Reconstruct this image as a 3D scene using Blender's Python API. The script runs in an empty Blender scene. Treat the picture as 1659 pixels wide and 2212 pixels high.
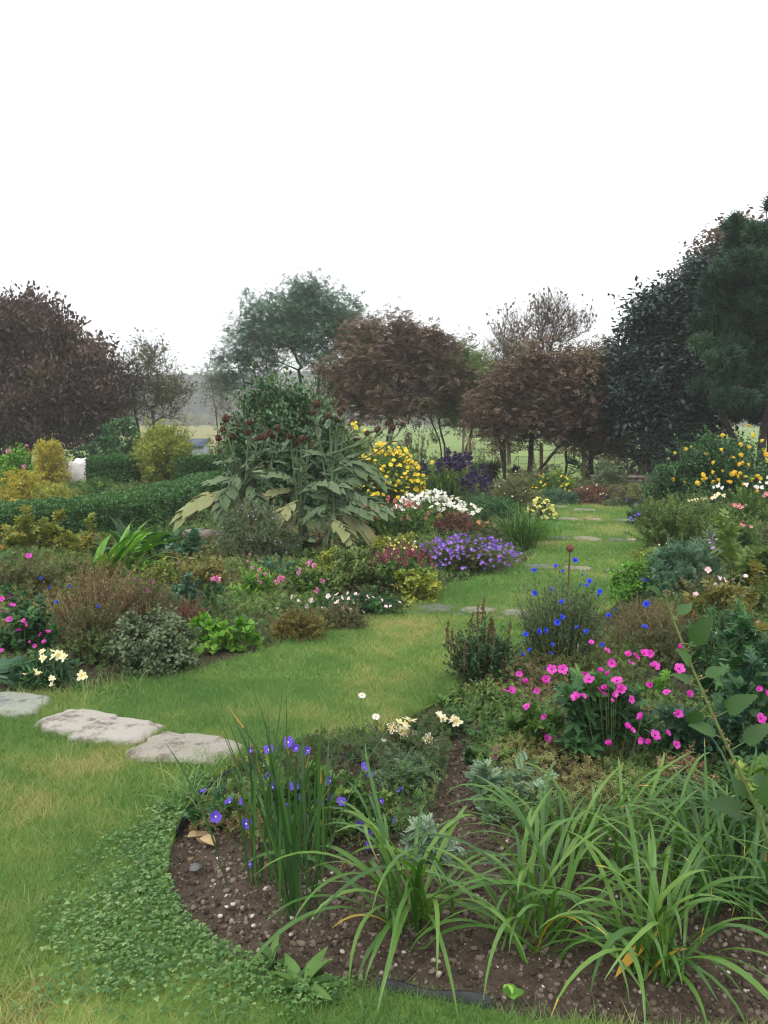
HAZE = 0.0015; EXPO = 0.12

import bpy, math, random
import numpy as np
from mathutils.geometry import tessellate_polygon
from mathutils import Vector, Euler, Matrix
rng = np.random.default_rng(11)
R = math.radians
SC = bpy.context.scene
COL = SC.collection
F = 1805.0; PITCH = R(6.3); CAMH = 1.6
CP, SP = math.cos(PITCH), math.sin(PITCH)

# ---- survey helpers: where a sight line meets the ground / a distance ----
def ray(px, py):
    x = (px-829.5)/F; y = (1106-py)/F
    return np.array([x, CP+y*SP, -SP+y*CP])
def gp(px, py, z=0.0):
    d = ray(px, py); t = (z-CAMH)/d[2]
    return np.array([d[0]*t, d[1]*t, z])
def at(px, py, Y):
    d = ray(px, py); t = Y/d[1]
    return np.array([d[0]*t, Y, CAMH+d[2]*t])
def vnoise(x, y, s=0):
    """cheap value noise, vectorised"""
    x = np.asarray(x, float); y = np.asarray(y, float)
    xi = np.floor(x).astype(np.int64); yi = np.floor(y).astype(np.int64)
    fx = x-xi; fy = y-yi
    fx = fx*fx*(3-2*fx); fy = fy*fy*(3-2*fy)
    def h(a, b):
        n = (a*374761393+b*668265263+s*1442695041) & 0x7fffffff
        n = ((n ^ (n >> 13))*1274126177) & 0x7fffffff
        return ((n ^ (n >> 16)) & 0xffff)/65535.0
    return (h(xi, yi)*(1-fx)+h(xi+1, yi)*fx)*(1-fy)+(h(xi, yi+1)*(1-fx)+h(xi+1, yi+1)*fx)*fy
def fbm(x, y, o=4, s=0):
    t = 0; a = .5
    for i in range(o):
        t = t+a*vnoise(x*2**i+i*17.3, y*2**i-i*9.1, s+i); a *= .5
    return t/(1-.5**o)
def pip(X, Y, poly):
    ins = np.zeros(len(X), bool); n = len(poly); j = n-1
    for i in range(n):
        xi, yi = poly[i][0], poly[i][1]; xj, yj = poly[j][0], poly[j][1]
        c = ((yi > Y) != (yj > Y)) & (X < (xj-xi)*(Y-yi)/((yj-yi)+1e-12)+xi)
        ins ^= c; j = i
    return ins
def edge_dist(X, Y, poly, closed=True):
    d = np.full(len(X), 1e9); n = len(poly)
    for i in range(n if closed else n-1):
        a = np.array(poly[i][:2]); b = np.array(poly[(i+1) % n][:2]); ab = b-a
        t = np.clip(((X-a[0])*ab[0]+(Y-a[1])*ab[1])/(ab@ab+1e-12), 0, 1)
        d = np.minimum(d, np.hypot(X-a[0]-t*ab[0], Y-a[1]-t*ab[1]))
    return d
def norm(a):
    a = np.asarray(a, float)
    return a/np.maximum(np.linalg.norm(a, axis=-1, keepdims=True), 1e-9)

# ---- mesh collector ----
class MB:
    def __init__(s): s.V = []; s.T = []; s.Q = []; s.n = 0
    def add(s, V, Fc, a=.5, mi=0):
        V = np.asarray(V, float).reshape(-1, 3); Fc = np.asarray(Fc, np.int64)
        if len(Fc) == 0: return s
        m = len(Fc)
        a = np.broadcast_to(np.asarray(a, float), (m,)); mi = np.broadcast_to(np.asarray(mi), (m,))
        (s.T if Fc.shape[1] == 3 else s.Q).append((Fc+s.n, a, mi))
        s.V.append(V); s.n += len(V)
        return s
    def mesh(s, name, mats, smooth=False):
        me = bpy.data.meshes.new(name)
        V = np.concatenate(s.V) if s.V else np.zeros((0, 3))
        me.vertices.add(len(V)); me.vertices.foreach_set('co', V.ravel().astype(np.float32))
        L = []; st = []; A = []; M = []; o = 0
        for lst, k in ((s.T, 3), (s.Q, 4)):
            if not lst: continue
            f = np.concatenate([x[0] for x in lst]); L.append(f.ravel()); A += [x[1] for x in lst]; M += [x[2] for x in lst]
            st.append(o+np.arange(len(f))*k); o += len(f)*k
        L = np.concatenate(L); st = np.concatenate(st); A = np.concatenate(A); M = np.concatenate(M)
        me.loops.add(len(L)); me.loops.foreach_set('vertex_index', L.astype(np.int32))
        me.polygons.add(len(st)); me.polygons.foreach_set('loop_start', st.astype(np.int32))
        if smooth: me.polygons.foreach_set('use_smooth', np.ones(len(st), bool))
        if M.any(): me.polygons.foreach_set('material_index', M.astype(np.int32))
        me.update(calc_edges=True)
        at_ = me.attributes.new('v', 'FLOAT', 'FACE'); at_.data.foreach_set('value', A.astype(np.float32))
        for m in (mats if isinstance(mats, (list, tuple)) else [mats]): me.materials.append(m)
        return me
    def build(s, name, mats, parent=None, smooth=False, loc=None):
        if not s.V: return None
        return link(name, s.mesh(name, mats, smooth), parent, loc)
def link(name, me, parent=None, loc=None):
    o = bpy.data.objects.new(name, me); COL.objects.link(o)
    if parent is not None: o.parent = parent
    if loc is not None: o.location = loc
    return o
def tag(o, label=None, cat=None, group=None, kind=None):
    if label: o['label'] = label
    if cat: o['category'] = cat
    if group: o['group'] = group
    if kind: o['kind'] = kind
    return o
def thing(name, label, cat, loc, group=None):
    o = bpy.data.objects.new(name, None); COL.objects.link(o); o.location = loc; o.empty_display_size = .05
    return tag(o, label, cat, group)

# ---- materials ----
MATS = {}
def _attr(nt, name='v'):
    n = nt.nodes.new('ShaderNodeAttribute'); n.attribute_name = name; return n
def leafmat(name, cols, rough=.55, trans=.25, spec=.35, patch=None, mottled=.25):
    """foliage: colour by leaf (attribute v) through a ramp, with a little mottling"""
    m = bpy.data.materials.new(name); m.use_nodes = True; nt = m.node_tree; b = nt.nodes['Principled BSDF']
    rp = nt.nodes.new('ShaderNodeValToRGB'); e = rp.color_ramp.elements
    k = len(cols)
    for i, c in enumerate(cols):
        if i < 2: el = e[i]; el.position = i/(k-1)
        else: el = e.new(i/(k-1))
    for i, c in enumerate(cols):
        e[i].position = i/(k-1); 
    for i, c in enumerate(cols): e[i].color = (*c, 1)
    at_ = _attr(nt); no = nt.nodes.new('ShaderNodeTexNoise'); ge = nt.nodes.new('ShaderNodeNewGeometry')
    nt.links.new(ge.outputs['Position'], no.inputs['Vector']); no.inputs['Scale'].default_value = 9 if patch is None else patch
    no.inputs['Detail'].default_value = 3
    ma = nt.nodes.new('ShaderNodeMath'); ma.operation = 'MULTIPLY_ADD'; ma.inputs[1].default_value = mottled*2.2; ma.inputs[2].default_value = -mottled*1.1
    nt.links.new(no.outputs['Fac'], ma.inputs[0])
    ad = nt.nodes.new('ShaderNodeMath'); ad.operation = 'ADD'; nt.links.new(at_.outputs['Fac'], ad.inputs[0]); nt.links.new(ma.outputs[0], ad.inputs[1])
    nt.links.new(ad.outputs[0], rp.inputs['Fac'])
    nt.links.new(rp.outputs['Color'], b.inputs['Base Color'])
    b.inputs['Roughness'].default_value = rough; b.inputs['Specular IOR Level'].default_value = spec
    if trans > 0:
        tr = nt.nodes.new('ShaderNodeBsdfTranslucent'); mx = nt.nodes.new('ShaderNodeMixShader'); mx.inputs[0].default_value = trans
        hs = nt.nodes.new('ShaderNodeHueSaturation'); hs.inputs['Saturation'].default_value = 1.15; hs.inputs['Value'].default_value = 1.2
        nt.links.new(rp.outputs['Color'], hs.inputs['Color']); nt.links.new(hs.outputs['Color'], tr.inputs['Color'])
        nt.links.new(b.outputs[0], mx.inputs[1]); nt.links.new(tr.outputs[0], mx.inputs[2])
        nt.links.new(mx.outputs[0], nt.nodes['Material Output'].inputs['Surface'])
    MATS[name] = m
    return m
def solidmat(name, c1, c2, scale=8, rough=.85, bump=.3, dist=.01, c3=None, spec=.25, detail=8, metal=0):
    m = bpy.data.materials.new(name); m.use_nodes = True; nt = m.node_tree; b = nt.nodes['Principled BSDF']
    tc = nt.nodes.new('ShaderNodeTexCoord'); no = nt.nodes.new('ShaderNodeTexNoise'); no.inputs['Scale'].default_value = scale; no.inputs['Detail'].default_value = detail
    no.inputs['Roughness'].default_value = .65
    nt.links.new(tc.outputs['Object'], no.inputs['Vector'])
    rp = nt.nodes.new('ShaderNodeValToRGB'); e = rp.color_ramp.elements
    e[0].position = .35; e[0].color = (*c1, 1); e[1].position = .65; e[1].color = (*c2, 1)
    if c3 is not None: x = e.new(.72); x.color = (*c3, 1)
    nt.links.new(no.outputs['Fac'], rp.inputs['Fac']); nt.links.new(rp.outputs['Color'], b.inputs['Base Color'])
    b.inputs['Roughness'].default_value = rough; b.inputs['Specular IOR Level'].default_value = spec; b.inputs['Metallic'].default_value = metal
    if bump:
        n2 = nt.nodes.new('ShaderNodeTexNoise'); n2.inputs['Scale'].default_value = scale*4; n2.inputs['Detail'].default_value = 6
        nt.links.new(tc.outputs['Object'], n2.inputs['Vector'])
        bp = nt.nodes.new('ShaderNodeBump'); bp.inputs['Strength'].default_value = bump; bp.inputs['Distance'].default_value = dist
        nt.links.new(n2.outputs['Fac'], bp.inputs['Height']); nt.links.new(bp.outputs[0], b.inputs['Normal'])
    MATS[name] = m
    return m

# ---- leaf templates: lie along +Y, length 1, normal +Z.  (V, faces) ----
def leaf_tpl(ws, fold=.25, droop=.2, cup=0):
    """ws: half widths at stations along the leaf; mid rib + two sides"""
    n = len(ws); V = []; Fc = []
    for i, w in enumerate(ws):
        t = i/(n-1); z = -droop*t*t
        V += [(-w, t, z+fold*w), (0, t, z), (w, t, z+fold*w)]
    for i in range(n-1):
        a = i*3; b = a+3
        Fc += [(a, a+1, b+1, b), (a+1, a+2, b+2, b+1)]
    return np.array(V), np.array(Fc)
KITE = (np.array([(0, 0, 0), (.28, .45, .07), (0, 1, -.06), (-.28, .45, .07)], float), np.array([(0, 1, 2), (0, 2, 3)]))
THIN = (np.array([(0, 0, 0), (.1, .4, .02), (0, 1, -.1), (-.1, .4, .02)], float), np.array([(0, 1, 2), (0, 2, 3)]))
OVAL = leaf_tpl([.04, .24, .3, .2, .01], .3, .15)
WILLOW = leaf_tpl([.03, .1, .11, .07, .005], .3, .25)
ROUND = leaf_tpl([.1, .42, .5, .4, .08], -.25, .12)
BIG = leaf_tpl([.04, .2, .3, .33, .3, .2, .01], .35, .35)
HOLLY = leaf_tpl([.12, .4, .33, .42, .28, .3, .12, .02], .25, .25)
STRAPL = leaf_tpl([.05, .1, .13, .14, .13, .08, .01], .4, .75)
def merge_tpl(parts):
    V = []; Fc = []; n = 0
    for v, f in parts: V.append(v); Fc.append(f+n); n += len(v)
    return np.concatenate(V), np.concatenate(Fc)
def rotz(v, a):
    c, s = math.cos(a), math.sin(a); M = np.array([[c, -s, 0], [s, c, 0], [0, 0, 1]]); return v@M.T
def rotx(v, a):
    c, s = math.cos(a), math.sin(a); M = np.array([[1, 0, 0], [0, c, -s], [0, s, c]]); return v@M.T
def palmate(nl=5, spread=250, w=.17, small=False):
    ps = []
    for i in range(nl):
        a = R(-spread/2+spread*i/(nl-1)); L = 1-.25*abs(i-(nl-1)/2)/((nl-1)/2)
        tp = leaf_tpl([.05, w*.7, w, w*1.35, w*.8, w*.9, .02], .3, .2) if not small else leaf_tpl([.05, w*1.1, w*1.2, .02], .2, .15)
        v = tp[0]*np.array([1, 1, 1])*L*.6; ps.append((rotz(v, a)+np.array([0, .35, 0]), tp[1]))
    return merge_tpl(ps)
PALM5 = palmate()
PALM5S = palmate(5, 230, .22, True)
def pinnate(n=5, l=.42, w=.1, droop=.25, pairs_tpl=None, taper=.5):
    ps = []
    tp = pairs_tpl or KITE
    for i in range(n):
        t = .2+.75*i/n
        for s in (-1, 1):
            v = tp[0]*np.array([w*3.4, 1, 1])*l*(1-taper*abs(t-.45)); v = rotz(v, -s*R(55))
            ps.append((v+np.array([0, t, -droop*t*t]), tp[1]))
    v = tp[0]*np.array([w*3.4, 1, 1])*l*.8; ps.append((v+np.array([0, .92, -droop*.85]), tp[1]))
    return merge_tpl(ps)
PINN = pinnate(4, .42, .32)
FERNY = pinnate(6, .42, .22, .25)
FERNLEAF = pinnate(12, .34, .13, .5)
PEONY = merge_tpl([(rotz(OVAL[0]*np.array([.75, 1, 1])*.55, R(a))+np.array([x, y, 0]), OVAL[1]) for a, x, y in ((0, 0, .45), (50, -.04, .4), (-50, .04, .4), (65, -.02, .12), (-65, .02, .12))])
TREFOIL = merge_tpl([(rotz(leaf_tpl([.12, .36, .34, .1], .15, .1)[0]*np.array([1.15, 1, 1])*.5, R(a)), leaf_tpl([.12, .36, .34, .1])[1]) for a in (0, 120, 240)])
SPRIG = merge_tpl([(rotz(KITE[0]*np.array([.9, 1, 1])*s, R(a))+np.array([0, y, z]), KITE[1]) for a, s, y, z in ((0, .5, .5, 0), (55, .42, .35, .05), (-50, .45, .25, .02), (70, .38, .08, -.03), (-75, .4, .05, .04))])
NEEDLE = merge_tpl([(rotx(rotz(np.array([(-.08, 0, 0), (.08, 0, 0), (.03, 1, 0), (-.03, 1, 0)]), R(a)), R(b)), np.array([(0, 1, 2, 3)])) for a, b in ((0, 10), (35, 30), (-35, 25), (65, 5), (-65, 12), (20, -30), (-25, -35), (100, 15), (-100, 20), (150, 30), (10, 60), (-15, 80))])

def frames(D, N):
    y = norm(D); x = norm(np.cross(y, N)); z = np.cross(x, y)
    return np.stack([x, y, z], axis=-1)
def scatter(mb, tpl, P, D, N, S, a, mi=0):
    """tpl copies at P, pointing along D, face normal about N, size S (n,) or (n,3)"""
    V, Fc = tpl; n = len(P)
    if n == 0: return
    Rm = frames(D, N); S = np.asarray(S, float)
    if S.ndim == 1: S = np.repeat(S[:, None], 3, 1)
    T = V[None]*S[:, None, :]
    W = np.einsum('nij,nkj->nki', Rm, T)+P[:, None, :]
    FF = (Fc[None]+(np.arange(n)*len(V))[:, None, None]).reshape(-1, Fc.shape[1])
    mb.add(W.reshape(-1, 3), FF, np.repeat(np.asarray(a, float)*np.ones(n), len(Fc)), mi)
def rdir(n, up=0.):
    v = norm(rng.normal(size=(n, 3))); v[:, 2] += up; return norm(v)
def tubes(mb, P, Rd, sides=4, a=.5, mi=0, cap=False):
    """P (n,k,3) paths, Rd (n,k) radii"""
    P = np.asarray(P, float); Rd = np.asarray(Rd, float); n, k, _ = P.shape
    if n == 0: return
    T = norm(np.gradient(P, axis=1)) if k > 2 else np.repeat(norm(P[:, 1:]-P[:, :1]), 2, 1)
    ref = np.where(np.abs(T[:, :1, 2:3]) > .9, np.array([1., 0, 0]), np.array([0, 0, 1.]))
    ref = np.broadcast_to(ref, T.shape)
    X = norm(np.cross(T, ref)); Yv = np.cross(T, X)
    th = np.arange(sides)*2*np.pi/sides
    ring = X[:, :, None]*np.cos(th)[None, None, :, None]+Yv[:, :, None]*np.sin(th)[None, None, :, None]
    V = P[:, :, None]+ring*Rd[:, :, None, None]
    i = np.arange(k-1)[:, None]*sides; j = np.arange(sides)[None]; j2 = (j+1) % sides
    q = np.stack([i+j, i+j2, i+sides+j2, i+sides+j], -1).reshape(-1, 4)
    FF = (q[None]+(np.arange(n)*k*sides)[:, None, None]).reshape(-1, 4)
    mb.add(V.reshape(-1, 3), FF, np.repeat(np.asarray(a)*np.ones(n), len(q)), mi)
def bez(A, B, C, t):
    t = t[..., None]; return A*(1-t)**2+2*B*t*(1-t)+C*t*t
def bezd(A, B, C, t):
    t = t[..., None]; return 2*(B-A)*(1-t)+2*(C-B)*t
def ribbons(mb, B, az, L, W, th0, droop, k=9, a=.5, tip=None, pw=1.6, fold=.25, side=0., mi=0):
    """arching strap leaves: base B, azimuth, length, width, starting elevation, total droop angle"""
    n = len(B); s = np.linspace(0, 1, k)
    th = th0[:, None]-droop[:, None]*s[None]**pw
    azs = az[:, None]+(np.asarray(side)*np.ones(n))[:, None]*s[None]**2
    st = L[:, None]/(k-1)
    dx = np.cos(th)*np.cos(azs)*st; dy = np.cos(th)*np.sin(azs)*st; dz = np.sin(th)*st
    P = np.stack([B[:, 0:1]+np.cumsum(dx, 1)-dx, B[:, 1:2]+np.cumsum(dy, 1)-dy, B[:, 2:3]+np.cumsum(dz, 1)-dz], -1)
    P[..., 2] = np.maximum(P[..., 2], .012+.004*rng.random((n, 1)))
    sd = np.stack([-np.sin(azs), np.cos(azs), np.zeros_like(azs)], -1)
    tw = rng.normal(0, .35, (n, 1))*s[None]
    up = np.stack([-np.sin(th)*np.cos(azs), -np.sin(th)*np.sin(azs), np.cos(th)], -1)
    sd = sd*np.cos(tw)[..., None]+up*np.sin(tw)[..., None]
    w = W[:, None]*np.minimum(1, (.55+1.2*s))[None]*np.clip((1-s)*3.2, .03, 1)[None]**.7*.5
    V = np.stack([P-sd*w[..., None]+up*(w*fold)[..., None], P, P+sd*w[..., None]+up*(w*fold)[..., None]], 2)
    i = np.arange(k-1)[:, None]*3; j = np.arange(2)[None]
    q = np.stack([i+j, i+j+1, i+j+4, i+j+3], -1).reshape(-1, 4)
    FF = (q[None]+(np.arange(n)*k*3)[:, None, None]).reshape(-1, 4)
    A = np.repeat((np.asarray(a)*np.ones(n))[:, None], k-1, 1)
    if tip is not None:
        ss = (np.arange(k-1)+.5)/(k-1); A = np.where(ss[None] > (1-tip)[:, None], .97, A)
    mb.add(V.reshape(-1, 3), FF, np.repeat(A, 2, 1).ravel(), mi)
    return P
def sphere(r=1, seg=8, rings=6, noise=0., sq=(1, 1, 1), s=None):
    V = [(0, 0, -1)]
    for i in range(1, rings):
        ph = -math.pi/2+math.pi*i/rings
        for j in range(seg): V.append((math.cos(ph)*math.cos(2*math.pi*j/seg), math.cos(ph)*math.sin(2*math.pi*j/seg), math.sin(ph)))
    V.append((0, 0, 1)); V = np.array(V)
    if noise: V = V*(1+noise*rng.normal(size=(len(V), 1)))
    T = [(0, 1+(j+1) % seg, 1+j) for j in range(seg)]; b = 1+(rings-2)*seg
    T += [(len(V)-1, b+j, b+(j+1) % seg) for j in range(seg)]
    Q = [(1+i*seg+j, 1+i*seg+(j+1) % seg, 1+(i+1)*seg+(j+1) % seg, 1+(i+1)*seg+j) for i in range(rings-2) for j in range(seg)]
    T += [(a, b_, c) for a, b_, c, d in Q]+[(a, c, d) for a, b_, c, d in Q]
    return V*r*np.array(sq), np.array(T)
# ---- colours (linear albedo) ----
def col(h, k=1.0):
    """sRGB hex of the material itself -> linear"""
    o = []
    for i in (0, 2, 4):
        v = int(h[i:i+2], 16)/255; o.append((v/12.92 if v <= .04045 else ((v+.055)/1.055)**2.4)*k)
    return tuple(o)
def LM(name, *hx, k=1., **kw): return leafmat(name, [tuple(v*k*k for v in col(h)) for h in hx], **kw)
LM('green_mid', '2f4a22', '44632d', '5c7c3a', '8a9a48', k=1.13)
LM('green_dark', '1f3a22', '2c4c2b', '3d6237', '55783f', k=1.18)
LM('green_blue', '2c4a36', '3f6249', '577a5c', '7c9678', k=1.08)
LM('green_grey', '44543a', '5a6a48', '72825c', '90a07c', trans=.15, k=1.04)
LM('green_bright', '3f6a24', '58862c', '74a53a', '97bc50', k=1.05)
LM('green_yellow', '5a6b2a', '7c8a36', '9fa548', 'c0b050', k=1.05)
LM('yellow_fern', '7a7a2c', 'a09a38', 'c0b44a', 'd8cc66')
LM('olive_brown', '55522c', '6d6836', '7d7a3c', '8c6a3a', k=1.1)
LM('peony_leaf', '55622a', '76803a', '90943e', 'a8863a')
LM('brown_dry', '5c4c36', '786446', '947c58', 'b49a72', trans=.1, k=1.08)
LM('red_brown', '50342c', '65443a', '7a5448', '6a6a3c', k=1.1)
LM('brown_green', '484c30', '5a623c', '6c6e46', '786644', k=1.14)
LM('daylily_leaf', '3c6428', '55802f', '74983c', 'd8b03e', rough=.38, spec=.5, mottled=.08, k=0.95)
LM('daylily_dark', '31552a', '456e30', '5f8638', 'c8a440', rough=.42, spec=.45, mottled=.08)
LM('iris_leaf', '2a4626', '36562b', '4a6c34', 'a87c38', rough=.45, mottled=.08, k=1.1)
LM('cardoon_leaf', '44573a', '5a6e4c', '768866', '949868', trans=.15, rough=.7)
LM('cardoon_old', '7c8054', '949868', 'a8a878', '9c7450', trans=.2, rough=.7)
LM('silver_fern', '5d7a5c', '7a9676', '98ae90', 'b0c2a6', trans=.15)
LM('box_leaf', '26401f', '33522a', '466736', '5f7c42', rough=.4, k=1.25)
LM('bay_leaf', '2c4c2a', '34562e', '4a7038', '8aa47c', rough=.35, spec=.5, k=1.0)
LM('beech_leaf', '443634', '544440', '665044', '6e6244', trans=.2)
LM('maple_leaf', '56453c', '6a564a', '7e6858', '70704e', trans=.2)
LM('ash_leaf', '2c4234', '3a5444', '4c6852', '647c60', trans=.2, k=1.17)
LM('dark_leaf', '232f2e', '2c3c38', '3c4c46', '545a4c', trans=.12, rough=.5, k=1.15)
LM('thin_leaf', '46463c', '565a44', '6c6e4e', '847658', trans=.25)
LM('olive_leaf', '3c4e2c', '4f6434', '64783c', '7c8448', k=1.15)
LM('pine_needle', '182c22', '26402f', '3a583e', '5a7650', trans=.08, rough=.6, k=1.0)
LM('palm_leaf', '1f2c26', '2a3a30', '3a4a3a', '505a40')
LM('clover_leaf', '3a5a2c', '4c7238', '66884a', '8ea26a', k=1.05)
LM('lawn_grass', '52743a', '627e42', '728648', '8e9056', 'a2946c', patch=2.2, mottled=.42, trans=.3, k=1.2)
LM('meadow_grass', '6f8a48', '7e9a52', '8aa45a', '98a468', patch=.3, mottled=.4)
LM('far_wood', '2a322c', '363e36', '42443c', '4c4c44', trans=0, patch=.05)
LM('stem_green', '4a5c34', '5c6e3e', '6c7c4a', '7c8458', trans=0)
LM('stem_brown', '54442f', '6a563c', '7f6a4c', '94805e', trans=0)
LM('stem_red', '5c3a30', '6c4638', '7a5844', '6a6440', trans=0)
LM('petal_magenta', 'b8349c', 'd844b8', 'e860c8', 'c838a0', trans=.35, mottled=.1)
LM('petal_purple', '5a3cb4', '6c4ccc', '8060dc', '8a4cc0', trans=.35, mottled=.1)
LM('petal_violet', '8058b8', '946cc8', 'a482d4', 'b478c4', trans=.35, mottled=.1)
LM('petal_blue', '2a38c8', '3448dc', '5066ec', '6478f0', trans=.3, mottled=.1)
LM('petal_white', 'e8e6da', 'f2f0e6', 'f8f6f0', 'f6efe0', trans=.3, mottled=.1)
LM('petal_cream', 'f2e8b8', 'f6efcc', 'faf4dc', 'f4e49c', trans=.3, mottled=.15)
LM('petal_yellow', 'e8c41c', 'f2d42c', 'f8e048', 'f6d84a', trans=.3, mottled=.1)
LM('petal_gold', 'e8b414', 'f2c424', 'f8d038', 'f0b418', trans=.3, mottled=.1)
LM('petal_lemon', 'd8d468', 'e4e07c', 'ece894', 'f2eeaa', trans=.3, mottled=.1)
LM('petal_pink', 'd868a0', 'e484b8', 'f0a4cc', 'f4bcd8', trans=.3, mottled=.1)
LM('petal_palepink', 'f0c0cc', 'f6d4dc', 'faeaea', 'f4b8c8', trans=.3, mottled=.1)
LM('petal_coral', 'd0707c', 'e08890', 'eca4a8', 'e89c90', trans=.3, mottled=.1)
LM('petal_apricot', 'd89070', 'e6a684', 'f0bc98', 'd87c60', trans=.3, mottled=.1)
LM('petal_lilac', '8c84cc', 'a49cdc', 'bcb4e8', 'ccc4f0', trans=.3, mottled=.1)
LM('petal_crimson', '8c3458', 'a8466c', 'bc5a80', '9c4468', trans=.2, mottled=.1)
LM('petal_indigo', '2c2440', '3a2e54', '463868', '544674', trans=.2, mottled=.1)
LM('eye_yellow', 'd8a018', 'e4b428', 'e8c040', 'd89818', trans=0)
LM('eye_dark', '2c1428', '38182e', '401c38', '4a2440', trans=0)
LM('eye_pale', 'd8c8e0', 'e4d8ec', 'ece4f2', 'e8dcf0', trans=0)
LM('thistle_scale', '4e3430', '6a4440', '825a4c', 'a08468', trans=0, rough=.6)
solidmat('bark', col('4a4038'), col('6a5e52'), 14, .95, .8, .02)
solidmat('bark_dark', col('2c2826'), col('453e38'), 14, .95, .8, .02)
solidmat('bark_pine', col('4c3832'), col('6e544a'), 14, .95, .8, .02)
B_ = MATS

# ---- flower heads (normal +Z, unit radius 1 scaled by size) ----
def petals(mb, n, w, L=1., lift=.25, r0=.08, tip=.7, a=.5, mi=0, rows=3, droop=0., ph=0., jit=.0):
    ws = {2: [w*.4, w, w*tip], 3: [w*.35, w*.9, w, w*tip]}[rows]
    tp = leaf_tpl(ws, .12, droop)
    for i in range(n):
        v = tp[0].copy()*np.array([1, L-r0, 1]); v = rotx(v, lift+rng.normal(0, jit)); v[:, 1] += r0
        mb.add(rotz(v, 2*math.pi*i/n+ph+rng.normal(0, jit)), tp[1], a+rng.uniform(-.2, .2), mi)
def fl_geranium(pet, eye, name, lift=.35):
    mb = MB(); petals(mb, 5, .46, 1, lift, .03, .66, .5, 0, 3, rng.uniform(-.1, .3), 0, .16)
    v, t = sphere(.2, 6, 4, 0, (1, 1, .5)); mb.add(v+np.array([0, 0, .08]), t, .5, 1)
    return mb.mesh(name, [B_[pet], B_[eye]])
def fl_daisy(pet, eye, name, n=12, w=.17, er=.3, lift=.1, droop=.1):
    mb = MB(); petals(mb, n, w, 1, lift, .1, .6, .5, 0, 2, droop, 0, .05)
    v, t = sphere(er, 8, 5, 0, (1, 1, .55)); mb.add(v+np.array([0, 0, .06]), t, .5, 1)
    return mb.mesh(name, [B_[pet], B_[eye]])
def fl_corn(name):
    mb = MB()
    for rr, n, lf in ((1, 10, .5), (.75, 8, .85), (.5, 6, 1.1)):
        petals(mb, n, .17, rr, lf, .05, 1.2, .5, 0, 2, 0, rng.random(), .15)
    v, t = sphere(.2, 6, 4); mb.add(v, t, .6, 1)
    v, t = sphere(.24, 6, 4, 0, (1, 1, 1.6)); mb.add(v+np.array([0, 0, -.35]), t, .1, 2)
    return mb.mesh(name, [B_['petal_blue'], B_['petal_indigo'], B_['stem_green']])
def fl_trumpet(pet, name, eye='petal_yellow'):
    mb = MB(); petals(mb, 3, .36, 1.05, .75, .05, .55, .4, 0, 3, .45, 0, .1); petals(mb, 3, .3, 1, .9, .05, .6, .7, 0, 3, .35, math.pi/3, .1)
    petals(mb, 3, .1, .6, 1.1, .02, .5, .5, 1, 2, 0, .5)
    v = rotx(THIN[0]*.9, -1.9); mb.add(v, THIN[1], .5, 0)
    return mb.mesh(name, [B_[pet], B_[eye]])
def fl_ball(pet, name, n=40, flat=.8):
    mb = MB(); d = rdir(n, .3); d[:, 2] *= flat
    scatter(mb, OVAL, d*.45, d+rdir(n)*.3, rdir(n, .5), rng.uniform(.5, .8, n), rng.random(n))
    return mb.mesh(name, [B_[pet]])
def fl_spike(pet, name, n=26, L=1., w=.1):
    """flower spike, unit length along +Z"""
    mb = MB(); t = np.sqrt(rng.random(n)) ; an = rng.random(n)*6.283
    D = np.stack([np.cos(an), np.sin(an), .5+0*an], -1)
    P = np.stack([0*t, 0*t, L*t], -1)
    scatter(mb, KITE, P, D, rdir(n, 1), w*1.6*(1.15-t*.75)*rng.uniform(.8, 1.2, n), rng.random(n))
    tubes(mb, np.array([[[0, 0, -.1], [0, 0, .5], [0, 0, 1]]]), np.array([[.012, .01, .004]])*3, 3, .3, 1)
    return mb.mesh(name, [B_[pet], B_['stem_brown']])
def fl_flat(pet, name, n=40):
    mb = MB(); r = np.sqrt(rng.random(n)); an = rng.random(n)*6.283
    P = np.stack([r*np.cos(an), r*np.sin(an), .15*(1-r*r)], -1)
    scatter(mb, ROUND, P, rdir(n)*np.array([1, 1, .3]), rdir(n, 3), rng.uniform(.3, .45, n), rng.random(n))
    return mb.mesh(name, [B_[pet]])
def fl_thistle(name, tuft=None):
    mb = MB(); v, t = sphere(.72, 10, 7, 0, (1, 1, .95)); mb.add(v, t, .1, 0)
    for ring in range(6):
        ph = -1.1+ring*.42; m = 12
        for j in range(m):
            an = 2*math.pi*(j+.5*(ring % 2))/m
            d = np.array([math.cos(ph)*math.cos(an), math.cos(ph)*math.sin(an), math.sin(ph)])
            scatter(mb, OVAL, (d*.62)[None], (d*.75+np.array([0, 0, .75]))[None], d[None], np.array([.62*rng.uniform(.9, 1.2)]), rng.random(1), 0)
    n = 46
    d = rdir(n, 1.6); d[:, 2] = np.abs(d[:, 2])
    scatter(mb, THIN, np.tile([0, 0, .45], (n, 1)), d*np.array([.55, .55, 1]), rdir(n), rng.uniform(.45, .8, n)*(1.1 if tuft else .6), rng.random(n), 1)
    return mb.mesh(name, [B_['thistle_scale'], B_[tuft or 'brown_dry']])

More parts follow.
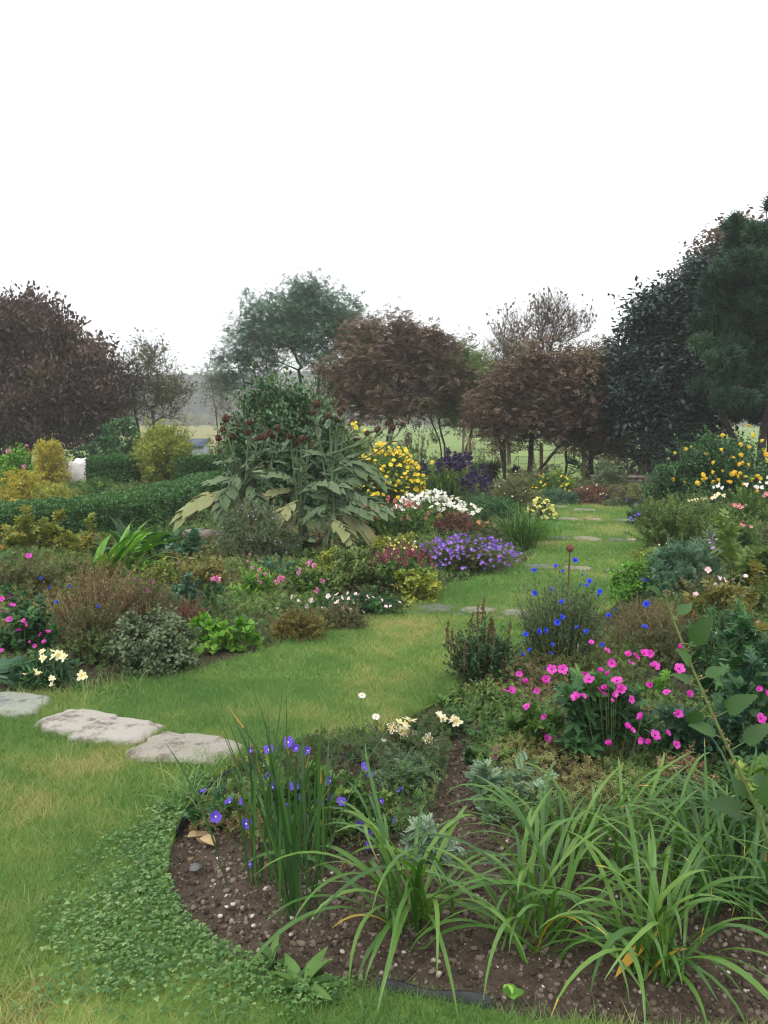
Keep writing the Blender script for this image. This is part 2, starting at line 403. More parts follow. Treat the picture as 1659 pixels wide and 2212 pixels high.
FLM = {}
def flm(key, fn, k=3):
    FLM[key] = [fn() for _ in range(k)]
flm('mag', lambda: fl_geranium('petal_magenta', 'eye_dark', 'magenta_flower', rng.uniform(.25, .9)), 7)
flm('pur', lambda: fl_geranium('petal_purple', 'eye_pale', 'purple_flower', rng.uniform(.25, .8)), 5)
flm('vio', lambda: fl_geranium('petal_violet', 'eye_pale', 'violet_flower', rng.uniform(.25, .9)), 5)
flm('palepink', lambda: fl_geranium('petal_palepink', 'eye_yellow', 'pale_flower'))
flm('white', lambda: fl_geranium('petal_white', 'eye_yellow', 'white_flower', .2))
flm('lilac', lambda: fl_daisy('petal_lilac', 'eye_yellow', 'lilac_flower', 10))
flm('daisy', lambda: fl_daisy('petal_white', 'eye_yellow', 'daisy_flower', 14, .16, .32), 2)
flm('helio', lambda: fl_daisy('petal_yellow', 'eye_yellow', 'yellow_flower', 10, .26, .28, .15))
flm('rud', lambda: fl_daisy('petal_gold', 'eye_yellow', 'gold_flower', 9, .22, .3, -.25, .45))
flm('lemon', lambda: fl_daisy('petal_lemon', 'petal_lemon', 'lemon_flower', 9, .3, .35, .1))
flm('corn', lambda: fl_corn('cornflower_head'))
flm('cream', lambda: fl_trumpet('petal_cream', 'cream_flower'))
flm('pinkball', lambda: fl_ball('petal_pink', 'pink_flower'))
flm('coral', lambda: fl_trumpet('petal_coral', 'coral_flower', 'petal_palepink'))
flm('coralspike', lambda: fl_spike('petal_coral', 'coral_spike', 22, 1, .34))
flm('crimson', lambda: fl_spike('petal_crimson', 'crimson_spike', 40, 1, .13))
flm('indigo', lambda: fl_spike('petal_indigo', 'indigo_spike', 46, 1, .24))
flm('brownspike', lambda: fl_spike('red_brown', 'seed_spike', 60, 1, .09))
flm('seed', lambda: fl_ball('brown_dry', 'seed_head', 14))
flm('apricot', lambda: fl_flat('petal_apricot', 'apricot_flower'))
flm('thistle', lambda: fl_thistle('thistle_head'))
flm('thistle_p', lambda: fl_thistle('thistle_bloom', 'petal_violet'))

def put_flower(root, key, P, size, N, name='flower', label=None, upright=False):
    me = FLM[key][int(rng.integers(len(FLM[key])))]
    o = link(name, me, root, tuple(P))
    n = Vector(N).normalized()
    q = n.to_track_quat('Z', 'Y') @ Euler((0, 0, rng.random()*6.28)).to_quaternion()
    o.rotation_mode = 'QUATERNION'; o.rotation_quaternion = q
    o.scale = (size, size, size)
    if label: o['label'] = label
    return o

BALLS = {'round_bush', 'bay_shrub', 'shrub', 'spiraea', 'rose_bush', 'bush', 'dark_shrub', 'weigela', 'marguerite', 'rudbeckia', 'sage', 'lavender_mound', 'helenium', 'lemon_mound', 'green_mound', 'heuchera', 'ground_cover', 'end_border', 'end_shrub', 'dark_foliage', 'potentilla', 'aster', 'fennel'}
def tpl_area(tp):
    V, Fc = tp; a = 0
    for f in Fc:
        for i in range(1, len(f)-1): a += .5*np.linalg.norm(np.cross(V[f[i]]-V[f[0]], V[f[i+1]]-V[f[0]]))
    return a
def plant(name, label, cat, px, pyb, pyt, hw, leaf, size, mat, stem='stem_green', cover=4., ns=None, group=None,
          flowers=None, fsize=.02, fkey=None, fn=0, fpx=None, fmat=None, flat=1., t0=.3, lean=(0, 0), upl=.35, along=.5,
          rise=.6, hrat=None, depth=.9, stem_r=.0022, nmax=42000, fname='flower', ffront=True, upright=0., base_r=.25,
          aspect=.35, fstem=True, fup=.6, Y=None, irregular=.3, fstuff=None, vb=(0, 1), ball=None):
    """a herb or shrub sized from its outline in the photograph: foot at (px,pyb), top at row pyt, half width hw (display pixels)."""
    g = gp(px, pyb) if Y is None else np.array([at(px, pyb, Y)[0], Y, 0.])
    Yc = g[1]
    r = hw/F*Yc*1.12; g = g+np.array([0, r*depth*.8, 0]); Yc = g[1]
    h = max(.04, at(px, pyt, Yc)[2]); rd = r*depth
    root = thing(name, label, cat, tuple(g), group)
    area = 2*r*h*.8+3.14*r*rd*min(.5, 1.6/Yc)
    n = int(min(nmax, max(30, cover*area/(size*size*tpl_area(leaf)*.62))))
    K = ns or int(min(260, max(10, n/28)))
    # shoots
    d = rdir(K); d[:, 2] = np.abs(d[:, 2])**(1-.5*upright); d = norm(d)
    rad = rng.uniform(.62, 1.04, K)*(1+irregular*rng.normal(size=K)*.4)
    E = np.stack([d[:, 0]*r*rad, d[:, 1]*rd*rad, np.clip(d[:, 2]**(flat*.62)*rad, .1, 1.12)*h], -1)
    E[:, 0] += lean[0]*E[:, 2]; E[:, 1] += lean[1]*E[:, 2]
    Bp = np.concatenate([E[:, :2]*base_r, np.zeros((K, 1))], 1)+rng.normal(0, .01, (K, 3))*np.array([1, 1, 0])
    Cp = Bp*.4+E*.6; Cp[:, :2] = Bp[:, :2]+(E[:, :2]-Bp[:, :2])*(.25+.2*rng.random((K, 1))); Cp[:, 2] = E[:, 2]*(rise+.15*rng.random(K))
    ts = np.linspace(0, 1, 5)
    P = np.stack([bez(Bp, Cp, E, np.full(K, t)) for t in ts], 1)
    sm = MB(); tubes(sm, P, stem_r*np.linspace(1.3, .5, 5)[None]*np.ones((K, 1)), 3, rng.random(K))
    # leaves
    i = rng.integers(0, K, n); t = t0+(1-t0)*rng.random(n)**.8
    p = bez(Bp[i], Cp[i], E[i], t); tg = norm(bezd(Bp[i], Cp[i], E[i], t))
    D = tg*along+rdir(n)*1.+np.array([0, 0, upl*.6]); D = norm(D)
    N = norm(np.array([0, 0, 1.])+rdir(n)*.55)
    s = size*rng.uniform(.6, 1.2, n)*(1.1-.35*t)
    clump = rng.random(K)
    a = vb[0]+(vb[1]-vb[0])*np.clip(.5*clump[i]+.5*rng.random(n)-.08+.12*(t > .85), 0, 1)
    fm = MB()
    if ball is None: ball = .65 if name in BALLS else 0
    if ball:
        m = int(n*ball); kc = max(14, m//55); cd = rdir(kc, .35); cr = rng.uniform(.6, 1.0, kc)[:, None]
        cc = cd*cr*np.array([r*.97, rd*.97, h*.6])+np.array([0, 0, h*.38]); cc[:, 2] = np.clip(cc[:, 2], h*.05, None)
        ci = rng.integers(0, kc, m); crad = .17*(r*rd*h)**(1/3)*rng.uniform(.6, 1.5, kc)
        q = cc[ci]+rdir(m)*crad[ci][:, None]*rng.random((m, 1))**.5
        p[:m] = q; out = norm(q-np.array([0, 0, h*.35])); D[:m] = norm(out*.7+rdir(m)*.9+np.array([0, 0, upl*.5])); N[:m] = norm(out+np.array([0, 0, .7])+rdir(m)*.5)
        a[:m] = vb[0]+(vb[1]-vb[0])*np.clip(.5*rng.random(kc)[ci]+.5*rng.random(m), 0, 1)
    p[:, 2] = np.maximum(p[:, 2], .01)
    scatter(fm, leaf, p, D, N, s, a)
    fm.build('foliage', B_[mat], root)
    # flowers
    FP = []
    if flowers is not None:
        for (fx, fy) in flowers:
            u = np.clip((pyb-fy)/max(1, pyb-pyt), 0, 1.3)      # lower in the picture = nearer
            Yf = Yc-rd*1.06*math.sqrt(max(.02, 1-.9*u*u))
            Yf = max(Yf, Yc-rd*1.05)
            w = at(fx, fy, Yf)
            if w[2] < .03: w = gp(fx, fy, .05)
            FP.append(w-g)
        FP = [np.array(x) for x in FP]
    if fn:
        d = rdir(fn*3); d[:, 2] = np.abs(d[:, 2]); d = d[d[:, 1] < .35] if ffront else d; d = d[d[:, 2] > fup*.3]
        d = d[:fn]
        rr = rng.uniform(.88, 1.08, len(d))
        e = np.stack([d[:, 0]*r*rr, d[:, 1]*rd*rr, np.clip(d[:, 2], .0, 1)**flat*h*rr], -1)
        e[:, 0] += lean[0]*e[:, 2]
        if fup >= .8:
            q_ = np.sqrt(rng.random(len(d))); an = rng.random(len(d))*6.283; e = np.stack([r*.95*q_*np.cos(an), rd*.95*q_*np.sin(an), h*(1-.3*q_*q_)*rng.uniform(.82, 1.05, len(d))], -1)
        FP += list(e)
    if FP:
        FP = np.array(FP); A = FP*np.array([.45, .5, 0]); Cc = FP*np.array([.75, .8, .62])
        if fstem:
            Pf = np.stack([bez(A, Cc, FP-np.array([0, 0, .004]), np.full(len(FP), t)) for t in ts], 1)
            tubes(sm, Pf, stem_r*.8*np.linspace(1.2, .6, 5)[None]*np.ones((len(FP), 1)), 3, rng.random(len(FP)))
        keys = fkey if isinstance(fkey, (list, tuple)) else [fkey]
        for q, w in enumerate(FP):
            if q >= 100: break
            k_ = keys[q % len(keys)]
            N = np.array([rng.normal(0, .6), -.5+rng.normal(0, .5), .6]) if k_ not in SPK else np.array([rng.normal(0, .12), rng.normal(0, .1), 1])
            put_flower(root, k_, w, fsize*rng.uniform(.6, 1.12), N, fname)
        if len(FP) > 100:
            mb = MB()
            me = FLM[keys[0]][0]
            V = np.empty(len(me.vertices)*3); me.vertices.foreach_get('co', V); V = V.reshape(-1, 3)
            me.calc_loop_triangles(); Tt = np.empty(len(me.loop_triangles)*3, np.int64); me.loop_triangles.foreach_get('vertices', Tt); Tt = Tt.reshape(-1, 3)
            mt = np.array([me.polygons[t_.polygon_index].material_index for t_ in me.loop_triangles])
            W = FP[100:]; nn = np.stack([rng.normal(0, .35, len(W)), -.55+rng.normal(0, .3, len(W)), .75+0*W[:, 0]], -1)
            Rm = frames(np.cross(nn, rdir(len(W))), nn)
            for w, rm in zip(W, Rm): mb.add((V*fsize*rng.uniform(.75, 1.1))@rm.T+w, Tt, rng.random(), mt)
            fo = mb.build('flowers', list(me.materials), root); fo['kind'] = 'stuff'
    sm.build('stem', B_[stem], root)
    return root
SPK = {'coralspike', 'crimson', 'indigo', 'brownspike'}

def strap_plant(name, label, cat, px, pyb, n, Lr, Wr, mat, group=None, th=(60, 88), dr=(60, 150), rad=.05, k=9, tipf=.12, seed=None, parts=False, azb=None, fold=.3, old=0):
    g = gp(px, pyb); root = thing(name, label, cat, tuple(g), group)
    def grp(n, mb, old=False):
        az = rng.random(n)*6.283 if azb is None else rng.normal(azb[0], azb[1], n)
        B = np.stack([rng.normal(0, rad, n), rng.normal(0, rad*.8, n), np.zeros(n)], -1)
        L = rng.uniform(*Lr, n); th0 = np.radians(rng.uniform(*th, n)); d = np.radians(rng.uniform(*dr, n))
        tip = np.where(rng.random(n) < .09, rng.uniform(.04, tipf, n), 0)
        ribbons(mb, B, az, L, rng.uniform(*Wr, n), th0, d, k, np.clip(rng.normal(.34, .18, n), 0, .6) if not old else .93, tip, rng.uniform(1.2, 2.4, (n, 1)), fold, rng.normal(0, .4, n))
    mb = MB(); grp(n, mb); mb.build('foliage', B_[mat], root)
    if old:
        mb = MB(); Lr = (Lr[0]*.6, Lr[0]*.9); grp(old, mb, True); o = mb.build('withered_leaves', B_[mat], root); o['label'] = 'yellowed withered strap leaves'
    return root

# ---- trees ----
def skeleton(T0, pts, alpha=.35, jit=.06):
    """connect crown points to the nearest limb: T0 list of trunk nodes. returns nodes, parents"""
    nodes = [np.array(p, float) for p in T0]; par = [-1]+list(range(len(T0)-1)); plen = [0.]
    for i in range(1, len(T0)): plen.append(plen[-1]+np.linalg.norm(nodes[i]-nodes[i-1]))
    base = nodes[-1]; top = nodes[max(0, len(nodes)//2):]
    order = np.argsort([min(np.linalg.norm(p-q) for q in top) for p in pts])
    Nn = np.array(nodes); lo = max(1, len(T0)//2)
    arr = np.zeros((len(pts)*3+len(T0), 3)); arr[:len(Nn)] = Nn; cnt = len(Nn); pl = np.zeros(len(arr)); pl[:cnt] = plen
    parl = list(par)
    for o in order:
        p = pts[o]; dv = arr[lo:cnt]-p; dist = np.linalg.norm(dv, axis=1)
        cost = dist*(1+.6*np.clip((dv[:, 2])/(dist+1e-6), 0, 1))+alpha*pl[lo:cnt]*.5
        q = int(np.argmin(cost))+lo; seg = np.linalg.norm(arr[q]-p)
        m = 2 if seg > .5 else 1
        prev = q
        for s in range(1, m+1):
            t = s/m; w = arr[q]*(1-t)+p*t
            if s < m: w = w+rng.normal(0, jit*seg, 3)+np.array([0, 0, -.02*seg])
            arr[cnt] = w; parl.append(prev); pl[cnt] = pl[prev]+seg/m; prev = cnt; cnt += 1
    return arr[:cnt], np.array(parl)
def tree(name, label, cat, Y, trunks, lobes, npts, leaf, size, mat, bark='bark', nleaf=20000, spread=.35, r_tip=.006, group=None,
         twigs=4, twl=.45, shell=.5, flatn=.3, upl=.1, droopy=0., leafsc=1., power=.5, fork=.45, wood=True, dens=None, alpha=.35, dratio=1., cname='crown'):
    """trunks: list of [(px,py),...] foot first, at distance Y; lobes: (px,py,rx,ry[,dy]) ellipses of the crown in display pixels"""
    tw = [[at(px, py, Y) for (px, py) in tr] for tr in trunks]
    for tr in tw: tr[0][2] = min(tr[0][2], -.03)
    foot = tw[0][0].copy(); foot[2] = 0
    root = thing(name, label, cat, tuple(foot), group)
    C = []; Rr = []
    for lb in lobes:
        c = at(lb[0], lb[1], Y); dy = lb[4] if len(lb) > 4 else 0
        c = c+np.array([0, dy, 0]); C.append(c); Rr.append((lb[2]/F*Y, .5*(lb[2]+lb[3])/F*Y*dratio, lb[3]/F*Y))
    C = np.array(C); Rr = np.array(Rr); wv = Rr[:, 0]*Rr[:, 2]; wv = wv/wv.sum()
    li = rng.choice(len(C), npts, p=wv); d = rdir(npts); rad = rng.random(npts)**shell
    rad = np.where(rng.random(npts) < .14, rad*rng.uniform(1.05, 1.35, npts), rad)
    pts = C[li]+d*Rr[li]*rad[:, None]; pts[:, 2] = np.maximum(pts[:, 2], .25)
    bm = MB(); allt = []; alld = []
    own = np.argmin(np.stack([np.linalg.norm(pts-tr[-1], axis=1)*(1+.1*rng.random(npts)) for tr in tw]), 0)
    for ti, tr in enumerate(tw):
        sub = pts[own == ti]
        T0 = []
        for i in range(len(tr)-1):
            for s in np.linspace(0, 1, 4)[:-1]: T0.append(tr[i]*(1-s)+tr[i+1]*s+rng.normal(0, .015, 3)*(i+s > 0))
        T0.append(tr[-1])
        if len(sub) == 0: continue
        nd, par = skeleton(T0, sub, alpha)
        n = len(nd); cnt = np.ones(n)*0.; ch = np.bincount(par[par >= 0], minlength=n); cnt[ch == 0] = 1
        for i in range(n-1, 0, -1): cnt[par[i]] += cnt[i]
        rr = r_tip*np.maximum(cnt, 1)**power
        i = np.arange(1, n); p0 = nd[par[i]]; p1 = nd[i]
        r0 = np.minimum(rr[par[i]], rr[i]*1.5+.004)
        big = i < len(T0)
        r0[big] = rr[par[i]][big]
        flare = np.where(par[i] == 0, 1.25, 1.)
        mid = (p0+p1)/2+rng.normal(0, .03, p0.shape)*np.linalg.norm(p1-p0, axis=1)[:, None]*(~big[:, None])
        P = np.stack([p0, mid, p1], 1)-foot
        Rd = np.stack([r0*flare, (r0+rr[i])/2, rr[i]], 1)
        tubes(bm, P[rr[i] > .03], Rd[rr[i] > .03], 8, .5); tubes(bm, P[rr[i] <= .03], Rd[rr[i] <= .03], 4, .5)
        ends = nd[len(T0):]; dirs = norm(nd[len(T0):]-nd[par[len(T0):]])
        allt.append(ends); alld.append(dirs)
    ends = np.concatenate(allt); dirs = np.concatenate(alld)
    # twigs
    m = len(ends)*twigs; k = np.repeat(np.arange(len(ends)), twigs)
    td = norm(dirs[k]*.8+rdir(m)*np.array([1, 1, 1-flatn])+np.array([0, 0, upl-droopy])); tl = twl*rng.uniform(.5, 1.3, m)
    a0 = ends[k]; c0 = a0+td*tl[:, None]*.5; e0 = a0+td*tl[:, None]+np.array([0, 0, .12*(upl-droopy)])*tl[:, None]+rdir(m)*.08*tl[:, None]
    P = np.stack([a0, c0, e0], 1)-foot
    tubes(bm, P, r_tip*np.array([[.7, .5, .3]])*np.ones((m, 1)), 3, .5)
    bm.build('trunk', B_[bark], root, smooth=True)
    # leaves
    w = rng.random(len(k))**1.5+.05
    j = rng.choice(m, nleaf, p=w/w.sum()); t = rng.random(nleaf)*.9+.1
    p = a0[j]*(1-t[:, None])+e0[j]*t[:, None]+rng.normal(0, 1, (nleaf, 3))*spread*np.array([1, 1, 1-flatn*.6])*.35
    D = norm(td[j]*.5+rdir(nleaf)*np.array([1, 1, .5])+np.array([0, 0, upl-.25-droopy])); N = norm(np.array([0, 0, 1.])+rdir(nleaf)*.7)
    cl = vnoise(p[:, 0]*1.6, p[:, 2]*1.9, 3)*.62+vnoise(p[:, 1]*1.1, p[:, 2]*1.7+50, 5)*.2
    a = np.clip(cl+.46*rng.random(nleaf)-.14, 0, 1)
    fm = MB(); scatter(fm, leaf, p-foot, D, N, size*rng.uniform(.6, 1.2, nleaf)*leafsc, a)
    fm.build(cname, B_[mat], root)
    return root

def hedge(name, label, path, w, h, mat, n, size, leaf=KITE, h2=None):
    """clipped hedge along a ground path [(x,y)...]"""
    P = np.array(path, float); c = P.mean(0); root = thing(name, label, 'hedge', (c[0], c[1], 0)); P = P-c
    seg = np.linalg.norm(np.diff(P, axis=0), axis=1); cum = np.concatenate([[0], np.cumsum(seg)])/seg.sum()
    u = np.linspace(0, 1, 60); X = np.interp(u, cum, P[:, 0]); Yy = np.interp(u, cum, P[:, 1])
    ker = np.ones(9)/9; X[4:-4] = np.convolve(X, ker, 'valid'); Yy[4:-4] = np.convolve(Yy, ker, 'valid')
    tx = np.gradient(X); ty = np.gradient(Yy); L = np.hypot(tx, ty); nx, ny = -ty/L, tx/L
    hh = np.interp(u, [0, 1], [h, h2 or h]); wob = fbm(u*seg.sum()*1.3, u*0, 3, 4)-.5
    # inner branch mass
    core = MB(); prof = [(-.4, 0), (-.43, .5), (-.38, .86), (0, .92), (.38, .86), (.43, .5), (.4, 0)]
    V = np.array([[(X[i]+nx[i]*a*w, Yy[i]+ny[i]*a*w, b*hh[i]+.03*wob[i]) for a, b in prof] for i in range(60)])
    m = len(prof); q = np.array([(i*m+j, i*m+j+1, (i+1)*m+j+1, (i+1)*m+j) for i in range(59) for j in range(m-1)])
    core.add(V.reshape(-1, 3), q, .1); core.build('branches', B_['green_dark'], root)
    s = rng.random(n); f = rng.random(n); tot = w+2*h
    i = s*59; i0 = np.minimum(i.astype(int), 58); fr = i-i0
    bx = X[i0]*(1-fr)+X[i0+1]*fr; by = Yy[i0]*(1-fr)+Yy[i0+1]*fr; bnx, bny = nx[i0], ny[i0]; H = hh[i0]
    q = f*tot; off = np.where(q < h, -w/2, np.where(q < h+w, q-h-w/2, w/2)); z = np.where(q < h, q/h, np.where(q < h+w, 1, (tot-q)/h))*H
    side = np.where(q < h, -1, np.where(q < h+w, 0, 1))
    rnd = np.where(z > H*.9, 1-.06*(np.abs(off)/(w/2))**3, 1)
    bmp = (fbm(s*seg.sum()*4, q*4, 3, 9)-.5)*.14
    Nn = np.stack([bnx*side, bny*side, (side == 0)*1.], -1)
    p = np.stack([bx+bnx*off, by+bny*off, z*rnd], -1)+Nn*(bmp+rng.normal(0, .015, n))[:, None]
    D = norm(Nn+rdir(n)*.9+np.array([0, 0, .3])); 
    for e_, sg in ((0, -1), (59, 1)):
        m2 = int(n*w/seg.sum()/1.6); o_ = rng.uniform(-.5, .5, m2)*w; zz = rng.random(m2)*hh[e_]; T2 = np.array([-ny[e_]*-1, nx[e_]*-1, 0])*sg
        T2 = np.array([tx[e_]/L[e_], ty[e_]/L[e_], 0])*sg; k2 = rng.integers(0, n, m2)
        p[k2] = np.stack([X[e_]+nx[e_]*o_, Yy[e_]+ny[e_]*o_, zz], -1)+T2*rng.normal(.02, .02, (m2, 1)); Nn[k2] = T2; D[k2] = norm(T2+rdir(m2)*.9)
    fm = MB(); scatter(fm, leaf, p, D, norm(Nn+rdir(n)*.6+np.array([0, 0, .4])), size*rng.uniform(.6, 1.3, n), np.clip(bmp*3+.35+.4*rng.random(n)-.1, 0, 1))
    fm.build('foliage', B_[mat], root)
    return root
def stone(name, label, px, py, hwx, hwd, hz, mat, seedv=0, sq=None, group=None, rot=0, Y=None, lobes=3, sink=.45, cat='stone'):
    g = gp(px, py); r = hwx/F*g[1]
    root_v, t = sphere(1, 44, 26)
    n = root_v
    dsp = 1+.22*(fbm(n[:, 0]*1.6+seedv*7.1+20, n[:, 1]*1.6+n[:, 2]*1.3+seedv+9, 4, seedv)-.5)*2+.05*(fbm(n[:, 0]*7+seedv, n[:, 1]*7+n[:, 2]*6, 3, seedv+3)-.5)*2
    u_ = np.sign(n)*np.abs(n)**.7; ca = np.arctan2(n[:, 1], n[:, 0])
    out = 1+.34*(fbm(2+1.3*np.cos(ca)+seedv*3.1, 2+1.3*np.sin(ca)+seedv, 4, seedv+1)-.5)*2
    v = u_*dsp[:, None]*np.array([r, hwd, hz])*np.stack([out, out, 1+0*out], -1)
    v[:, 2] = np.minimum(v[:, 2], hz*(.5+.34*fbm(v[:, 0]*6+seedv, v[:, 1]*6, 4, seedv)+.12*fbm(v[:, 0]*30, v[:, 1]*30, 2, seedv)))
    o = MB().add(v, t, .5).build(name, B_[mat], smooth=True); o.location = (g[0], g[1], hz*(1-2*sink)*.5+.0); o.rotation_euler = (0, 0, rot)
    return tag(o, label, cat, group)
# ================= camera, light, air =================
cam = bpy.data.cameras.new('camera'); co = bpy.data.objects.new('camera', cam); COL.objects.link(co); SC.camera = co
co.location = (0, 0, CAMH); co.rotation_euler = (R(90)-PITCH, 0, 0)
cam.sensor_fit = 'VERTICAL'; cam.sensor_height = 24; cam.lens = 24*F/2212; cam.clip_start = .05; cam.clip_end = 3000
W_ = bpy.data.worlds.new('World'); SC.world = W_; W_.use_nodes = True; nt = W_.node_tree; bg = nt.nodes['Background']
SUNEL, SUNAZ = R(52), R(205)
sky = nt.nodes.new('ShaderNodeTexSky'); sky.sky_type = 'NISHITA'; sky.sun_disc = False; sky.sun_elevation = SUNEL; sky.sun_rotation = SUNAZ
sky.dust_density = 6; sky.ozone_density = 1; sky.air_density = 1
hs = nt.nodes.new('ShaderNodeHueSaturation'); hs.inputs['Saturation'].default_value = .12; nt.links.new(sky.outputs[0], hs.inputs['Color'])
mx = nt.nodes.new('ShaderNodeMix'); mx.data_type = 'RGBA'; mx.inputs[0].default_value = .8
nt.links.new(hs.outputs[0], mx.inputs[6]); mx.inputs[7].default_value = (13.2, 13.4, 13.9, 1)     # the even cloud layer
nt.links.new(mx.outputs[2], bg.inputs['Color']); bg.inputs['Strength'].default_value = .12
sun = bpy.data.lights.new('sun', 'SUN'); sun.energy = 1.1; sun.angle = R(22); sun.color = (1, .97, .93)
so = bpy.data.objects.new('sun', sun); COL.objects.link(so); so.rotation_euler = (R(90)-SUNEL, 0, math.pi-SUNAZ)
vs = SC.view_settings; vs.view_transform = 'Standard'; vs.look = 'None'; vs.exposure = EXPO; vs.gamma = 1
SC.render.engine = 'CYCLES'; cy = SC.cycles; cy.use_denoising = True; cy.filter_width = 1.15; cy.max_bounces = 6; cy.diffuse_bounces = 3; cy.glossy_bounces = 2
cy.transmission_bounces = 3; cy.volume_bounces = 1; cy.transparent_max_bounces = 4; cy.caustics_reflective = False; cy.caustics_refractive = False
cy.sample_clamp_indirect = 4
try: cy.denoising_prefilter = 'ACCURATE'
except Exception: pass

# ================= ground =================
# meadow and rising land behind the garden
def land(x, y):
    z = -.03+0*x
    d = np.clip((y-40)/200, 0, 1); z = z+d*d*(3-2*d)*1.2*(fbm(x/60, y/60, 3, 2)*1.2)
    return z
xs = np.sign(np.linspace(-1, 1, 121))*np.abs(np.linspace(-1, 1, 121))**2*900; ys = np.concatenate([np.linspace(-30, 40, 71), 40+np.linspace(0, 1, 70)[1:]**2*860])
XX, YY = np.meshgrid(xs, ys); ZZ = land(XX, YY); m = len(xs)
q = np.array([(i*m+j, i*m+j+1, (i+1)*m+j+1, (i+1)*m+j) for i in range(len(ys)-1) for j in range(m-1)])
mead = solidmat('meadow', col('66793f'), col('7f9450'), .35, .95, .4, .05, col('8a9458'))
o = MB().add(np.stack([XX, YY, ZZ], -1).reshape(-1, 3), q).build('meadow', mead, smooth=True); tag(o, kind='structure')

# wooded hill far behind: ridge through rows read off the photograph
rx = [-700, -300, 0, 200, 300, 400, 470, 600, 700, 800, 900, 1000, 1055, 1120, 1250, 1350, 1500, 1700, 2200]
ry = [850, 848, 842, 838, 832, 823, 822, 818, 815, 810, 805, 797, 791, 797, 812, 826, 834, 838, 845]
hillm = solidmat('hillside', col('2e342e'), col('3a3e36'), .04, 1, 0)
nx_, ny_ = 160, 24; V = []
for j in range(ny_):
    f = j/(ny_-1); Yd = 170+f*190
    for i in range(nx_):
        px = -600+2700*i/(nx_-1)
        top = at(px, float(np.interp(px, rx, ry)), 330)[2]; x = at(px, 900, 330)[0]*(.75+.4*f)
        V.append((x, Yd, -.5+(top+.5)*math.sin(min(1, f*1.15)*math.pi/2)**1.3))
V = np.array(V); V[:, 2] += (fbm(V[:, 0]/14, V[:, 1]/14, 3, 8)-.5)*1.6*(V[:, 2] > .5)
q = np.array([(j*nx_+i, j*nx_+i+1, (j+1)*nx_+i+1, (j+1)*nx_+i) for j in range(ny_-1) for i in range(nx_-1)])
o = MB().add(V, q).build('hill', hillm, smooth=True); tag(o, kind='structure')
# the far wood that covers it, one mass
n = 26000; ii = rng.integers(0, len(q), n); w1, w2 = rng.random(n), rng.random(n)
p = V[q[ii, 0]]*((1-w1)*(1-w2))[:, None]+V[q[ii, 1]]*(w1*(1-w2))[:, None]+V[q[ii, 2]]*(w1*w2)[:, None]+V[q[ii, 3]]*((1-w1)*w2)[:, None]
keep = p[:, 2] > 2.2; p = p[keep]; n = len(p); p[:, 2] += rng.uniform(0, 1.6, n)
mb = MB(); scatter(mb, SPRIG, p, rdir(n, 1.2), rdir(n, .4)+np.array([0, -1, 0]), rng.uniform(.9, 2.0, n), rng.random(n))
o = mb.build('distant_wood', B_['far_wood']); tag(o, 'hazy grey-green wood covering the distant hill', 'wood', kind='stuff')
n = 5200; x_ = rng.uniform(-150, 150, n); y_ = rng.uniform(118, 172, n); k_ = fbm(x_/16, y_/9, 3, 55) > .5; x_, y_ = x_[k_], y_[k_]; n = len(x_)
mb = MB(); scatter(mb, SPRIG, np.stack([x_, y_, rng.random(n)*3.4*fbm(x_/9, y_/9, 2, 5)], -1), rdir(n, 1), rdir(n, .4)+np.array([0, -1, 0]), rng.uniform(.6, 1.3, n), rng.random(n))
o = mb.build('distant_scrub', B_['thin_leaf']); tag(o, 'pale grey-green scrub at the foot of the distant hill', 'scrub', kind='stuff')
# dry grassland strip at the foot of the hill
dry = solidmat('dry_meadow', col('7c7c4e'), col('8e8858'), .15, .95, .5, .1, col('6c7a48'))
xs2 = np.linspace(-130, -9, 40); ys2 = np.linspace(52, 165, 30)+0
XX, YY = np.meshgrid(xs2, ys2); YY = YY+2*np.sin(XX*.08)*(YY < 60); ZZ = land(XX, YY)+.05; m = len(xs2)
q = np.array([(i*m+j, i*m+j+1, (i+1)*m+j+1, (i+1)*m+j) for i in range(len(ys2)-1) for j in range(m-1)])
o = MB().add(np.stack([XX, YY, ZZ], -1).reshape(-1, 3), q).build('dry_field', dry, smooth=True); tag(o, kind='structure')

# garden soil: fine relief near the camera, one sheet behind
def lawn_poly():
    px = [(-300, 1507), (0, 1512), (60, 1506), (150, 1500), (270, 1478), (430, 1447), (560, 1412), (700, 1362), (800, 1333), (890, 1313), (960, 1275), (1050, 1243),
          (1125, 1225), (1150, 1192), (1166, 1150), (1190, 1112), (1197, 1093), (1250, 1088), (1330, 1091), (1370, 1104), (1395, 1130), (1405, 1170), (1402, 1200), (1370, 1240), (1345, 1270),
          (1330, 1310), (1200, 1380), (1100, 1410), (1010, 1465), (985, 1500), (925, 1532), (870, 1562), (800, 1596), (700, 1602), (590, 1622), (515, 1650), (440, 1710), (395, 1762),
          (372, 1830), (364, 1900), (397, 1985), (470, 2052), (570, 2102), (690, 2142), (820, 2152), (940, 2172), (1050, 2188), (1250, 2214), (1700, 2236)]
    P = [tuple(gp(*p)[:2]) for p in px]
    Q = [(-9., P[0][1])]
    # rounded curve through the outline
    for a, b, c, d in zip([P[0]]+P[:-2], P[:-1], P[1:], P[2:]+[P[-1]]):
        for s in (0, .25, .5, .75):
            a_, b_, c_, d_ = map(np.array, (a, b, c, d))
            w = .5*((2*b_)+(-a_+c_)*s+(2*a_-5*b_+4*c_-d_)*s*s+(-a_+3*b_-3*c_+d_)*s**3)
            w = w+(vnoise(w[0]*14, w[1]*14, 5)-.5)*.035
            Q.append((float(w[0]), float(w[1])))
    Q += [P[-1], (6., 1.8), (6., -3.), (-9., -3.)]
    return Q
LAWN = lawn_poly()
